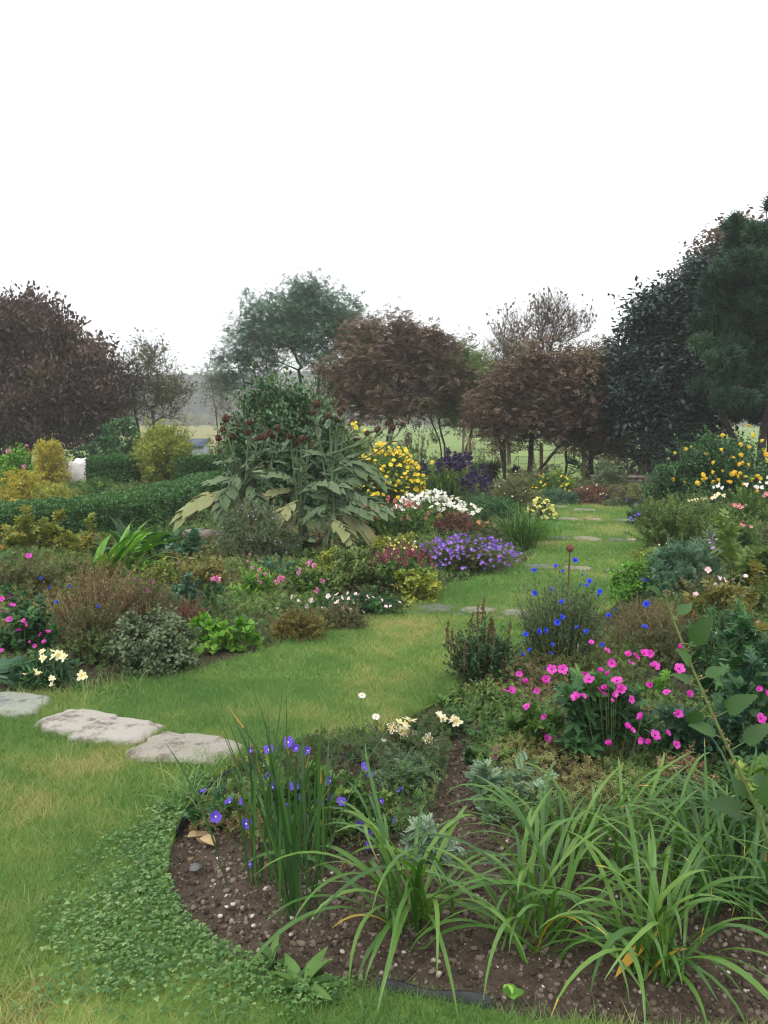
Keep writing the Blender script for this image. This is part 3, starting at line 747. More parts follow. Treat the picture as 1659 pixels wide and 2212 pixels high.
soil = solidmat('soil', col('40362d'), col('594c40'), 22, .95, .7, .012, col('6a5d50'))
def relief(x, y):
    return .035*(fbm(x*5, y*5, 3, 1)-.5)+.02*(fbm(x*22, y*22, 3, 2)-.5)
xs = np.arange(-1.5, 3.2, .013); ys = np.arange(1.3, 5.2, .013); m = len(xs)
XX, YY = np.meshgrid(xs, ys); xf, yf = XX.ravel(), YY.ravel()
inl = pip(xf, yf, LAWN); de = edge_dist(xf, yf, LAWN)
ZZ = relief(xf, yf)-.012+np.clip(de/.3, 0, 1)*.02; ZZ[inl & (de > .03)] = -.05
q = np.array([(i*m+j, i*m+j+1, (i+1)*m+j+1, (i+1)*m+j) for i in range(len(ys)-1) for j in range(m-1)])
qi = (inl & (de > .06)).reshape(-1)[q].all(1)
o = MB().add(np.stack([xf, yf, ZZ], -1), q[~qi]).build('flower_bed_soil', soil, smooth=True); tag(o, kind='structure')
far = MB(); xs = np.linspace(-16, 16, 161); ys = np.linspace(1, 21.6, 104); m = len(xs); XX, YY = np.meshgrid(xs, ys)
ZZ = -.012+.03*(fbm(XX*2, YY*2, 3)-.5)*(YY > 5.5); ZZ = np.where((XX > -1.45) & (XX < 3.1) & (YY > 1.35) & (YY < 5.1), -.06, ZZ)
inl = pip(XX.ravel(), YY.ravel(), LAWN).reshape(XX.shape); ZZ = np.where(inl, -.025, ZZ)
q = np.array([(i*m+j, i*m+j+1, (i+1)*m+j+1, (i+1)*m+j) for i in range(len(ys)-1) for j in range(m-1)])
o = far.add(np.stack([XX, YY, ZZ], -1).reshape(-1, 3), q).build('garden_soil', soil, smooth=True); tag(o, kind='structure')

# lawn turf with a cut edge
lawnm = solidmat('turf', col('5a7434'), col('70883c'), 3, .95, .6, .01, col('90905a'))
LZ = .014
vs_ = [Vector((a, b, 0)) for a, b in LAWN]; tr = tessellate_polygon([vs_]); L = np.array(LAWN); n = len(L)
V = np.concatenate([np.c_[L, np.full(n, LZ)], np.c_[L, np.full(n, -.04)]])
mb = MB(); Tt = np.array(tr); nz = np.cross(V[Tt[:, 1]]-V[Tt[:, 0]], V[Tt[:, 2]]-V[Tt[:, 0]])[:, 2]; Tt[nz < 0] = Tt[nz < 0][:, ::-1]
mb.add(V, Tt); i = np.arange(n); mb.add(V, np.stack([i, (i+1) % n, (i+1) % n+n, i+n], -1))
o = mb.build('lawn', lawnm); tag(o, kind='structure')
# grass blades: density falls off with distance as they become smaller than one can see
CLOVER = [tuple(gp(*p)[:2]) for p in [(420, 1690), (390, 1740), (330, 1800), (225, 1860), (150, 1950), (110, 2060), (100, 2230), (560, 2230), (640, 2190), (770, 2145), (640, 2125), (560, 2095), (470, 2050), (400, 1990), (362, 1900), (373, 1830), (398, 1765), (470, 1700)]]
def sample(x0, x1, y0, y1, n, poly):
    x = rng.uniform(x0, x1, n); y = rng.uniform(y0, y1, n); k = pip(x, y, poly); return x[k], y[k]
BX = []; 
for (x0, x1, y0, y1, n, hgt, wd) in ((-2.2, 2.2, 1.7, 3.2, 200000, .03, .0028), (-3.2, 2., 3.2, 5, 260000, .028, .0034), (-4.5, 3, 5, 8, 230000, .03, .0055), (-2, 5.5, 8, 16.5, 190000, .034, .009)):
    x, y = sample(x0, x1, y0, y1, n, LAWN)
    BX.append(np.stack([x, y, np.full(len(x), hgt), np.full(len(x), wd)], -1))
BX = np.concatenate(BX); x, y = BX[:, 0], BX[:, 1]
inc = pip(x, y, CLOVER); keep = ~inc | (rng.random(len(x)) < .35); BX = BX[keep]; x, y = BX[:, 0], BX[:, 1]; n = len(x)
ed = edge_dist(x, y, LAWN); ht = BX[:, 2]*(.55+.9*rng.random(n))*(.75+.6*fbm(x*3, y*3, 3, 6))*(1+1.1*np.clip(1-ed/.05, 0, 1)*(rng.random(n) < .5)*(y > 3.3))
ln = rng.normal(0, .75, (n, 2))*ht[:, None]; th = rng.random(n)*6.283; w = BX[:, 3]*(.7+.6*rng.random(n))
b = np.stack([x, y, np.full(n, LZ-.003)], -1); sx = np.stack([np.cos(th)*w, np.sin(th)*w, 0*w], -1)/2
V = np.stack([b-sx, b+sx, b+np.stack([ln[:, 0], ln[:, 1], ht], -1)], 1).reshape(-1, 3)
pt = fbm(x*1.5, y*1.5, 4, 31); a = np.clip(.24+(pt-.5)*1.6+.5*(fbm(x*9, y*9, 3, 77)-.5)+rng.normal(0, .17, n)+.4*(rng.random(n) < .08), 0, 1)
a = np.where((y < 2.6) & (x < -.75), np.clip(a+.2, 0, 1), a)
o = MB().add(V, np.arange(n*3).reshape(-1, 3), a).build('lawn_grass', B_['lawn_grass']); tag(o, 'short mown green grass with paler worn patches', 'grass', kind='stuff')
CLW = [tuple(gp(*p)[:2]) for p in [(430, 1680), (360, 1740), (270, 1790), (170, 1850), (80, 1950), (40, 2060), (20, 2230), (620, 2230), (700, 2190), (790, 2148), (640, 2125), (560, 2095), (470, 2050), (400, 1990), (362, 1900), (373, 1830), (398, 1765), (470, 1700)]]; CLOVER = CLW
# clover patch
x, y = sample(-1.6, .6, 1.8, 3.9, 52000, CLOVER); dn = fbm(x*4, y*4, 3, 12)+.35*np.clip(1-edge_dist(x, y, LAWN)/.3, 0, 1); ec = edge_dist(x, y, CLOVER); el = edge_dist(x, y, LAWN); ec = np.where(el < .12, .3, ec); k = (dn > .3+.3*rng.random(len(x))) & (rng.random(len(x)) < np.clip(.06+ec/.22, 0, 1)); x, y = x[k], y[k]; n = len(x)
P = np.stack([x, y, LZ+.012+.028*rng.random(n)], -1)
mb = MB(); scatter(mb, TREFOIL, P, norm(np.c_[rdir(n)[:, :2], np.zeros(n)]+1e-4), norm(rdir(n)*.45+np.array([0, -.1, 1])), rng.uniform(.009, .02, n), np.clip(rng.normal(.42, .27, n), 0, 1))
o = mb.build('clover', B_['clover_leaf']); tag(o, 'mat of small bluish-green clover leaves along the bed edge', 'clover', kind='stuff')

# soil crumbs and pale grit
def crumbs(name, mat, n, s0, s1, pw, label, poly=None, jit=.18):
    x = rng.uniform(-1.2, 2.6, n); y = 1.75+3.0*rng.random(n)**1.3
    k = ~pip(x, y, LAWN); x, y = x[k], y[k]; n = len(x); s = s0+(s1-s0)*rng.random(n)**pw
    v, t = sphere(1, 5, 4, .0)
    P = np.stack([x, y, relief(x, y)-.012+np.clip(edge_dist(x, y, LAWN)/.3, 0, 1)*.02+s*.25], -1)
    S = np.stack([s*rng.uniform(.7, 1.4, n), s*rng.uniform(.7, 1.3, n), s*rng.uniform(.5, .9, n)], -1)
    Rm = frames(np.c_[rdir(n)[:, :2], rng.normal(0, .3, n)], rdir(n, 2))
    T = v[None]*S[:, None, :]*(1+jit*rng.normal(size=(n, len(v), 1)))
    W = np.einsum('nij,nkj->nki', Rm, T)+P[:, None]
    FF = (t[None]+(np.arange(n)*len(v))[:, None, None]).reshape(-1, 3)
    o = MB().add(W.reshape(-1, 3), FF, np.repeat(rng.random(n), len(t))).build(name, mat); tag(o, label, 'soil' if 'soil' in name else 'gravel', kind='stuff')
leafmat('crumb', [col('3b322a'), col('50453a'), col('685b4e'), col('82766a')], .95, 0, .2)
leafmat('grit', [col('8a8074'), col('a89e92'), col('bdb4a8'), col('d4ccc2')], .9, 0, .3)
crumbs('soil_crumbs', B_['crumb'], 60000, .002, .013, 3.5, 'dark brown soil crumbs over the flower bed')
crumbs('pale_gravel', B_['grit'], 2800, .002, .0085, 3, 'small pale stones scattered over the brown soil')
# haze
if HAZE:
    hm = bpy.data.materials.new('haze_air'); hm.use_nodes = True; nt = hm.node_tree
    for nn in list(nt.nodes):
        if nn.type == 'BSDF_PRINCIPLED': nt.nodes.remove(nn)
    pv = nt.nodes.new('ShaderNodeVolumePrincipled'); pv.inputs['Density'].default_value = HAZE; pv.inputs['Color'].default_value = (.93, .95, .98, 1)
    nt.links.new(pv.outputs[0], nt.nodes['Material Output'].inputs['Volume'])
    bx = np.array([(x, y, z) for z in (-3, 45) for y in (-40, 905) for x in (-905, 905)], float)
    o = MB().add(bx, [(0, 2, 3, 1), (4, 5, 7, 6), (0, 1, 5, 4), (2, 6, 7, 3), (0, 4, 6, 2), (1, 3, 7, 5)]).build('haze', hm); tag(o, kind='stuff')
# ================= trees beyond the garden =================
tree('copper_beech', 'massive dark purple-brown beech at the left edge with foliage down to the ground', 'tree', 29, [[(60, 1005), (66, 930), (70, 860)], [(0, 1005), (-10, 920), (-30, 850)]],
     [(50, 800, 170, 120), (-60, 800, 150, 140), (150, 850, 125, 95), (60, 900, 200, 70), (-80, 900, 180, 90), (200, 870, 75, 70), (110, 760, 90, 60), (20, 735, 80, 70), (100, 945, 130, 45), (-40, 700, 80, 50)], 620, KITE, .19, 'beech_leaf', 'bark_dark', 60000, .45, .008, twigs=5, twl=.75, upl=.75, shell=.45, flatn=.1)
tree('sparse_tree', 'half-bare pale tree standing between the dark beech and the hill', 'tree', 30, [[(335, 1000), (332, 930), (328, 880)], [(300, 1000), (300, 930), (290, 880)]],
     [(300, 810, 50, 60), (340, 850, 60, 70), (290, 880, 50, 50), (370, 880, 45, 50), (335, 780, 30, 40), (385, 850, 20, 40)], 220, KITE, .14, 'thin_leaf', 'bark', 2600, .35, .009, twigs=6, twl=.65, upl=.45, shell=.7)
tree('green_ash', 'tall rounded grey-green tree with open branches, behind the pale-tipped evergreen bush', 'tree', 36, [[(655, 985), (657, 880), (645, 800)], [(690, 985), (684, 880), (690, 800)], [(600, 985), (590, 900), (560, 830)]],
     [(620, 690, 100, 60), (700, 690, 85, 62), (560, 730, 70, 50), (520, 790, 60, 50), (495, 825, 38, 38), (640, 745, 75, 40), (740, 730, 60, 55), (660, 650, 55, 35), (690, 790, 50, 35), (585, 790, 35, 30)], 420, SPRIG, .26, 'ash_leaf', 'bark_dark', 12500, .45, .009, twigs=4, twl=.75, upl=.25, shell=.6)
tree('bare_tree', 'thin nearly bare grey sapling at the left edge of the grey-green tree', 'tree', 34, [[(475, 985), (468, 900), (460, 850)]], [(462, 810, 22, 50), (450, 850, 26, 50), (480, 880, 25, 40)], 60, KITE, .1, 'thin_leaf', 'bark', 420, .3, .005, twigs=4, twl=.5, upl=.6)
tree('copper_maple', 'rusty brown round-crowned tree leaning over the yellow daisies', 'tree', 24.5, [[(822, 1035), (832, 985), (845, 925), (840, 870)]],
     [(800, 760, 60, 60), (855, 770, 90, 70), (780, 820, 75, 60), (870, 840, 90, 55), (830, 880, 110, 38), (930, 790, 50, 50), (900, 745, 45, 35), (750, 850, 50, 45), (950, 760, 28, 40), (860, 710, 35, 25), (960, 830, 40, 40)], 460, SPRIG, .21, 'maple_leaf', 'bark', 15500, .36, .007, twigs=4, twl=.5, upl=.2, shell=.5)
tree('green_maple', 'slender green-leaved tree with three thin stems between the two rusty trees', 'tree', 25.5, [[(965, 1030), (958, 960), (945, 900)], [(957, 1028), (950, 950), (925, 895)], [(1000, 1030), (1008, 970), (1030, 900)]],
     [(985, 840, 60, 55), (950, 880, 50, 40), (1020, 850, 45, 60), (960, 800, 45, 35), (1000, 790, 40, 35), (1010, 900, 45, 30)], 240, SPRIG, .19, 'olive_leaf', 'bark', 7000, .4, .006, twigs=4, twl=.5, upl=.2)
tree('background_tree', 'faint thin-leaved tree far back in the gap between the rusty crowns', 'tree', 42, [[(1000, 970), (1003, 880), (1000, 820)]], [(1000, 790, 40, 40), (980, 770, 22, 25), (1040, 800, 28, 35), (1020, 840, 40, 35)], 110, SPRIG, .2, 'thin_leaf', 'bark', 2200, .5, .008, twigs=4, twl=.7, upl=.4)
tree('winter_tree', 'tall almost bare tree with fine twigs rising behind the rusty crown', 'tree', 31, [[(1150, 1000), (1150, 880), (1158, 800), (1163, 765)], [(1100, 1000), (1098, 880), (1090, 820)]],
     [(1170, 735, 60, 55), (1215, 730, 55, 45), (1180, 690, 45, 40), (1240, 710, 35, 35), (1130, 770, 40, 40), (1085, 760, 42, 50), (1080, 810, 40, 40), (1200, 665, 22, 22), (1268, 705, 18, 22), (1110, 720, 20, 40), (1110, 840, 50, 40)], 300, KITE, .15, 'maple_leaf', 'bark', 1500, .3, .009, twigs=7, twl=.8, upl=.7, shell=.6, power=.52)
tree('russet_tree', 'low spreading rusty brown tree with a branch sweeping down to its foot', 'tree', 20.5, [[(1142, 1043), (1145, 985), (1150, 930)], [(1142, 1043), (1170, 1010), (1190, 985), (1215, 960)], [(1090, 1035), (1085, 980), (1075, 930)]],
     [(1130, 860, 80, 55), (1190, 830, 90, 50), (1070, 900, 50, 45), (1160, 910, 110, 45), (1240, 830, 60, 55), (1060, 870, 35, 40), (1100, 935, 70, 22), (1230, 880, 70, 50), (1275, 790, 45, 30), (1100, 820, 40, 30), (1150, 780, 40, 25)], 460, SPRIG, .18, 'maple_leaf', 'bark_dark', 14500, .33, .0065, twigs=4, twl=.45, upl=.1, shell=.5)
tree('brown_tree', 'rusty brown tree standing right beside the dark glossy tree, straight grey trunk', 'tree', 21.5, [[(1222, 1030), (1222, 980), (1225, 930)], [(1280, 1035), (1278, 980), (1270, 930)]],
     [(1270, 840, 60, 70), (1300, 900, 60, 60), (1240, 930, 70, 40), (1300, 950, 65, 35), (1300, 790, 35, 30), (1330, 870, 30, 60), (1350, 965, 45, 16)], 330, SPRIG, .19, 'maple_leaf', 'bark_dark', 10000, .34, .0065, twigs=4, twl=.45, upl=.05, shell=.5)
tree('dark_beech', 'big dark glossy-leaved tree with a crown reaching nearly to the fence', 'tree', 20, [[(1458, 1035), (1460, 960), (1455, 880), (1470, 800)], [(1400, 1030), (1402, 990), (1410, 950)]],
     [(1440, 750, 80, 70), (1400, 800, 75, 70), (1480, 820, 110, 80), (1390, 880, 75, 60), (1460, 900, 110, 60), (1420, 690, 60, 55), (1500, 690, 90, 80), (1530, 620, 70, 60), (1380, 720, 35, 40), (1450, 955, 90, 35), (1370, 840, 55, 50), (1540, 760, 80, 100), (1420, 985, 60, 14)], 720, OVAL, .125, 'dark_leaf', 'bark_dark', 46000, .36, .0065, twigs=4, twl=.45, upl=.1, shell=.5)
tree('brown_beech', 'brown-topped tree rising behind the dark glossy tree and the pine', 'tree', 27, [[(1560, 1010), (1562, 850), (1570, 720)]],
     [(1550, 580, 60, 50), (1500, 640, 60, 50), (1590, 540, 60, 50), (1460, 690, 40, 35), (1620, 600, 60, 80), (1560, 680, 80, 70), (1610, 510, 30, 25)], 300, OVAL, .15, 'maple_leaf', 'bark', 12000, .5, .0075, twigs=4, twl=.55, upl=.25, shell=.6)
PINE = [(1640, 470, 26, 12), (1600, 490, 20, 10), (1668, 495, 40, 14), (1628, 520, 40, 13), (1585, 545, 34, 12), (1655, 550, 50, 14), (1612, 575, 48, 13), (1560, 590, 36, 12), (1530, 625, 34, 12), (1590, 625, 50, 14), (1650, 610, 50, 16),
        (1552, 660, 40, 13), (1620, 665, 55, 15), (1680, 650, 50, 20), (1530, 705, 34, 13), (1585, 705, 44, 14), (1650, 715, 50, 16), (1548, 745, 40, 13), (1610, 755, 50, 15), (1670, 770, 50, 18), (1565, 795, 40, 13), (1625, 805, 50, 15), (1540, 835, 34, 11), (1595, 845, 45, 13), (1650, 850, 44, 14), (1690, 840, 50, 25), (1620, 885, 50, 16), (1560, 870, 40, 14), (1660, 900, 60, 20), (1530, 790, 36, 14), (1700, 700, 60, 60), (1700, 570, 50, 50)]
tree('pine_tree', 'tall dark blue-green pine at the right edge of the picture', 'tree', 17.5, [[(1640, 1045), (1650, 930), (1672, 820), (1680, 700), (1672, 560)], [(1600, 1040), (1590, 960), (1560, 890), (1530, 860)]],
     [(a, b, c_, d, float(e)) for (a, b, c_, d), e in zip(PINE, rng.uniform(-1.2, .8, len(PINE)))], 520, NEEDLE, .16, 'pine_needle', 'bark_dark', 15000, .07, .008, twigs=5, twl=.15, upl=.9, shell=.5, flatn=.3)
tree('pine_tree', 'dark inner pine growing close behind the tall pine', 'tree', 18.6, [[(1660, 1040), (1665, 900), (1680, 700)]], [(1670, 640, 40, 60), (1640, 740, 60, 60), (1620, 840, 75, 50), (1710, 700, 50, 180)], 160, NEEDLE, .22, 'pine_needle', 'bark_dark', 3600, .3, .008, twigs=4, twl=.4, upl=.5)

# scrub along the fence
def scrub(px, py, top, hw, mat, label, n=1, leaf=SPRIG, size=.13, cover=3, **k):
    return plant('shrub', label, 'shrub', px, py, top, hw, leaf, size, mat, 'stem_brown', cover, group=None, upl=.3, stem_r=.006, irregular=.5, **k)
scrub(735, 1020, 905, 55, 'brown_green', 'brownish twiggy scrub under the rusty tree at its left')
scrub(905, 1025, 925, 50, 'brown_green', 'thin brownish scrub in front of the green field, right of the leaning trunk', cover=1.3)
scrub(1045, 1035, 955, 50, 'brown_green', 'brownish scrub at the foot of the slender green tree', cover=1.3)
scrub(1290, 1040, 985, 60, 'green_dark', 'ferny dark green scrub in front of the wire fence', leaf=FERNLEAF, size=.4, cover=2)
scrub(1350, 1035, 950, 50, 'red_brown', 'reddish thin scrub against the field, left of the fence post', cover=1.5)
scrub(1440, 1040, 985, 45, 'dark_leaf', 'dark low scrub below the dark glossy tree', cover=3)
scrub(1515, 1035, 890, 55, 'brown_green', 'olive-brown scrub between the dark glossy tree and the pine', cover=2.5)
scrub(1590, 1035, 930, 50, 'brown_green', 'thin scrub in front of the leaning pine limb', cover=1.3)
scrub(860, 1030, 960, 60, 'green_mid', 'green scrub at the foot of the leaning rusty tree, behind the yellow daisies', cover=1.6)
scrub(1180, 1040, 1000, 45, 'brown_green', 'low brown-green scrub right of the downswept branch', cover=1.2)
scrub(1000, 1040, 985, 45, 'green_dark', 'dark low scrub behind the indigo spikes', cover=3)
scrub(1395, 1038, 970, 35, 'red_brown', 'small rusty scrub directly behind the fence post', cover=2)
scrub(800, 1020, 960, 60, 'olive_leaf', 'olive scrub below the left side of the leaning rusty tree', cover=3)
scrub(470, 1010, 930, 30, 'brown_green', 'thin russet scrub at the right end of the clipped hedge', cover=2)
# palm-like spiky plants
for (px, py, top, n, lab) in ((1062, 1040, 975, 46, 'dark spiky palm with drooping fans, behind the indigo spikes'), (1112, 1042, 985, 34, 'smaller dark spiky palm beside the russet tree trunk')):
    g = gp(px, py); root = thing('palm', lab, 'palm', tuple(g)); h = at(px, top+25, g[1])[2]
    mb = MB(); tubes(mb, np.array([[[0, 0, 0], [0, 0, h*.3], [0, 0, h*.55]]]), np.array([[.13, .1, .09]]), 8); mb.build('trunk', B_['bark_dark'], root)
    mb = MB(); D = rdir(n, .5); scatter(mb, FERNLEAF, np.tile([0, 0, h*.55], (n, 1)), D, rdir(n, 2), rng.uniform(.75, 1.15, n)*h*.62, rng.random(n)); mb.build('fronds', B_['palm_leaf'], root)

# ================= fence, walls, hedges, boulders =================
solidmat('post_wood', col('7a6a50'), col('94845f'), 20, .9, .6, .01)
solidmat('wire', col('3c3a36'), col('504c46'), 20, .6, 0)
FX = [1010, 1090, 1170, 1262, 1384, 1475, 1560, 1640]
fy = 21.2
fence = thing('wire_fence', 'wire mesh stock fence on wooden posts along the far end of the garden', 'fence', (at(1300, 1000, fy)[0], fy, 0))
fx0 = fence.location.x
pxs = [at(p, 1000, fy)[0] for p in FX]
for i, x in enumerate(pxs):
    h = 1.05*(1+.06*rng.normal()); mb = MB(); th = .045
    tubes(mb, np.array([[[0, 0, -.05], [.01, 0, h*.5], [0, .01, h], [0, .01, h+.004]]]), np.array([[th, th, th*.97, .004]]), 8)
    o = mb.build('post', B_['post_wood'], fence, smooth=False, loc=(x-fx0, 0, 0)); o.rotation_euler = (rng.normal(0, .02), rng.normal(0, .03), 0)
mb = MB(); x0, x1 = pxs[0]-fx0, pxs[-1]-fx0
for z in (.12, .3, .48, .66, .84, .98):
    t = np.linspace(0, 1, 60); mb2 = np.stack([x0+(x1-x0)*t, .05+0*t, z+.012*np.sin(t*40)], -1); tubes(mb, mb2[None], np.full((1, 60), .004), 3)
for x in np.arange(x0, x1, .32):
    j = rng.normal(0, .03); tubes(mb, np.array([[[x+j, .05, .1], [x-j, .055, .5], [x+j*.5, .05, .98]]]), np.array([[.0045]*3]), 3)
mb.build('wire_mesh', B_['wire'], fence)
# dead stalks leaning on the fence
for i, px in enumerate((1310, 1345, 1352, 1418, 1432, 1500)):
    w = at(px, 1043, 21.0); hh = rng.uniform(1.1, 1.9); mb = MB(); l = rng.normal(0, .12)
    t = np.linspace(0, 1, 7); P = np.stack([l*t+.03*np.sin(t*9), 0*t, hh*t], -1); tubes(mb, P[None], np.linspace(.012, .004, 7)[None], 4)
    o = mb.build('dead_stalk', B_['stem_brown']); o.location = (w[0], 21.0, 0); tag(o, 'thin bare stalk standing against the wire fence', 'stalk', 'bare stalks along the wire fence')
# dry stone walls
solidmat('field_stone', col('6c6258'), col('8a8072'), 6, .95, .6, .02, col('9a9284'))
solidmat('white_quartz', col('d8d0cc'), col('efeae8'), 5, .8, .5, .02, col('dcb8b0'))
solidmat('slate_stone', col('5c5e60'), col('74746f'), 7, .9, .6, .01, col('9a978a'))
def drywall(name, label, p0, p1, h, n, y_thick=.35, rows=4):
    p0 = np.array(p0); p1 = np.array(p1); c = (p0+p1)/2; L = np.linalg.norm(p1-p0); ux = (p1-p0)/L
    mb = MB()
    for r in range(rows):
        x = 0.
        while x < L:
            w = rng.uniform(.14, .34); v, t = sphere(1, 9, 6, .1)
            v = np.sign(v)*np.abs(v)**.45*np.array([w/2, y_thick/2*rng.uniform(.8, 1.1), h/rows*.56]); q = ux*(x+w/2)+p0-c
            a = math.atan2(ux[1], ux[0])+rng.normal(0, .08); v = rotz(v, a)+np.array([q[0], q[1], h/rows*(r+.5)+rng.normal(0, .008)])
            mb.add(v, t, rng.random()); x += w*.97
    o = mb.build(name, B_['field_stone'], smooth=True); o.location = (c[0], c[1], 0)
    return tag(o, label, 'wall')
a = at(1275, 1055, 19.6); b = at(1480, 1055, 19.6); drywall('stone_wall', 'low reddish-brown dry stone wall below the wire fence', (a[0], 19.6), (b[0], 19.6), .3, 60)
a = gp(205, 1048)[:2]; b = gp(480, 1052)[:2]; drywall('stone_wall', 'low dry stone retaining wall behind the round yellow-green bush', a, b, .52, 60)
a = gp(405, 1185)[:2]; b = gp(470, 1190)[:2]; drywall('stone_wall', 'short piece of brown stone walling between the leafy clump and the grey aster bush', a, b, .24, 14, rows=2)
stone('boulder', 'large white quartz boulder, the taller of the two, beside the stone wall', 178, 1052, 25, .3, .62, 'white_quartz', 1, sink=.2, cat='boulder')
stone('boulder', 'smaller white quartz boulder at the foot of the yellow bush', 132, 1055, 15, .2, .52, 'white_quartz', 2, sink=.2, cat='boulder')
stone('boulder', 'dark grey stone beside the small white boulder', 150, 1045, 16, .2, .5, 'slate_stone', 3, sink=.2, cat='boulder')
P0 = [tuple(gp(*p)[:2]) for p in ((-60, 1196), (60, 1188), (150, 1178), (290, 1150), (400, 1112), (470, 1080))]
hedge('box_hedge', 'long low clipped box hedge curving across the left of the garden', [(p[0], p[1]+.45) for p in P0], .95, .5, 'box_leaf', 120000, .034, OVAL, .5)
a = at(205, 1035, 19.)[:2]; b = at(288, 1035, 19.)[:2]; hedge('clipped_hedge', 'short dark clipped hedge left of the round yellow-green bush', [(a[0], 19), (b[0], 19)], .7, .72, 'box_leaf', 16000, .065)
a = at(395, 1035, 19.)[:2]; b = at(520, 1035, 19.)[:2]; hedge('clipped_hedge', 'dark clipped hedge right of the round yellow-green bush, below the blue-grey panel', [(a[0], 19), (b[0]+.2, 19)], .7, .72, 'box_leaf', 22000, .065)
solidmat('panel_blue', col('3c4a5c'), col('4c5a6c'), 3, .4, 0)
solidmat('panel_edge', col('8c9298'), col('a0a6ac'), 3, .4, 0)
# blue-grey roof panel beyond the hedge
g = at(418, 965, 27); root = thing('low_shed', 'low shed with blue-grey sloping roof behind the clipped hedge', 'shed', (g[0], 27, 0))
def boxv(x0, x1, y0, y1, z0, z1): return np.array([(x, y, z) for z in (z0, z1) for y in (y0, y1) for x in (x0, x1)], float)
BF = [(0, 2, 3, 1), (4, 5, 7, 6), (0, 1, 5, 4), (2, 6, 7, 3), (0, 4, 6, 2), (1, 3, 7, 5)]
zt = at(418, 950, 27)[2]; zb = at(418, 965, 27)[2]
V = boxv(-.42, .42, -.5, .5, zb, zb+.03); V[[2, 3, 6, 7], 2] += zt-zb; MB().add(V, BF).build('roof', B_['panel_blue'], root)
V = boxv(-.4, .4, -.45, .48, 0, zb-.004); MB().add(V, BF).build('wall', B_['panel_edge'], root)

# front stones and stepping rows
def rockmat(name, a, b, c, sc):
    m = solidmat(name, col(a), col(b), sc, .92, .8, .012, col(c)); e = [n for n in m.node_tree.nodes if n.type == 'VALTORGB'][0].color_ramp.elements; e[0].position = .34; e[1].position = .42; e[2].position = .5; return m
rockmat('lichen_stone', '6c645a', '888076', 'a8a298', 9); rockmat('grey_lichen', '60646a', '767a7c', '96988c', 11); rockmat('step_stone_grey', '5c5a54', '706c64', '8c887c', 11); rockmat('step_stone_tan', '6c6054', '82766a', '9c9284', 11); rockmat('tan_stone', '686058', '827a6e', '9c958a', 12)
stone('edging_stone', 'flat blue-grey lichened stone at the left edge of the picture', 25, 1532, 82, .17, .06, 'grey_lichen', 4, rot=-.1)
stone('edging_stone', 'large pale pink-white rock, first half of the middle edging stone with brown hollow', 170, 1575, 98, .17, .065, 'lichen_stone', 5, rot=-.45)
stone('edging_stone', 'large whitish lichened rock in the middle of the three front edging stones', 250, 1592, 96, .17, .07, 'lichen_stone', 6, rot=-.3)
stone('edging_stone', 'rounded tan-grey rock at the tip of the planting bed', 405, 1628, 112, .15, .06, 'tan_stone', 7, rot=-.2)
for (px, py, hw, d, mt, lab) in ((945, 1322, 44, .12, 'slate_stone', 'dark slate stone at the left end of the first step row across the lawn'), (1030, 1326, 50, .1, 'grey_lichen', 'long grey stone in the middle of the first step row'), (1115, 1332, 40, .1, 'grey_lichen', 'grey stone of the first step row reaching the cornflowers'),
    (1170, 1229, 42, .13, 'slate_stone', 'dark flat stone left of the rusty ball finial'), (1250, 1233, 36, .12, 'tan_stone', 'tan flat stone directly behind the rusty ball finial'), (1335, 1240, 32, .1, 'slate_stone', 'dark slate step right of the rusty ball finial'),
    (1205, 1166, 28, .12, 'slate_stone', 'dark stone at the left end of the third step row'), (1270, 1168, 32, .2, 'tan_stone', 'pinkish tan stone in the middle of the third step row'), (1330, 1170, 22, .12, 'slate_stone', 'grey stone at the right end of the third step row'), (1365, 1170, 12, .12, 'tan_stone', 'small tan stone ending the third step row at the border'),
    (1225, 1124, 26, .12, 'tan_stone', 'tan stone at the left end of the fourth step row'), (1280, 1125, 20, .12, 'tan_stone', 'short tan stone in the middle of the fourth step row'), (1343, 1127, 22, .14, 'grey_lichen', 'grey stone at the right end of the fourth step row beside purple flowers'),
    (1262, 1104, 26, .12, 'lichen_stone', 'pale stone in the farthest step row of the lawn'), (1207, 1097, 18, .1, 'lichen_stone', 'pale stone at the far left corner of the lawn')):
    stone('step_stone', lab, px, py, hw*1.0, d*1.15, .042, {'slate_stone': 'slate_stone', 'grey_lichen': 'step_stone_grey', 'tan_stone': 'step_stone_tan', 'lichen_stone': 'tan_stone'}[mt], int(px) % 17, sink=.42, rot=rng.normal(0, .06))
# black plastic lawn edging
solidmat('black_plastic', col('1c1e20'), col('2c2e32'), 10, .45, .1)
def edging(label, pts, h):
    P = [gp(*p) for p in pts]; c = P[0]*.5+P[-1]*.5; c[2] = 0
    u = np.linspace(0, len(P)-1, 30); A = np.array(P); X = np.stack([np.interp(u, range(len(P)), A[:, k]) for k in (0, 1)], -1)-c[:2]
    T = norm(np.gradient(X, axis=0)); Nn = np.stack([-T[:, 1], T[:, 0]], -1)*.003; wob = h+.006*np.sin(u*3)
    V = np.concatenate([np.c_[X-Nn, np.full(30, -.03)], np.c_[X-Nn, wob], np.c_[X+Nn, wob], np.c_[X+Nn, np.full(30, -.03)]]); i = np.arange(29)
    q = np.concatenate([np.stack([i+a*30, i+1+a*30, i+1+(a+1)*30, i+(a+1)*30], -1) for a in range(3)])
    o = MB().add(V, q).build('lawn_edging', B_['black_plastic']); o.location = tuple(c); tag(o, label, 'edging')
edging('black plastic edging strip at the front of the bed, between lawn and soil', [(815, 2150), (880, 2158), (960, 2172), (1060, 2186)], .045)
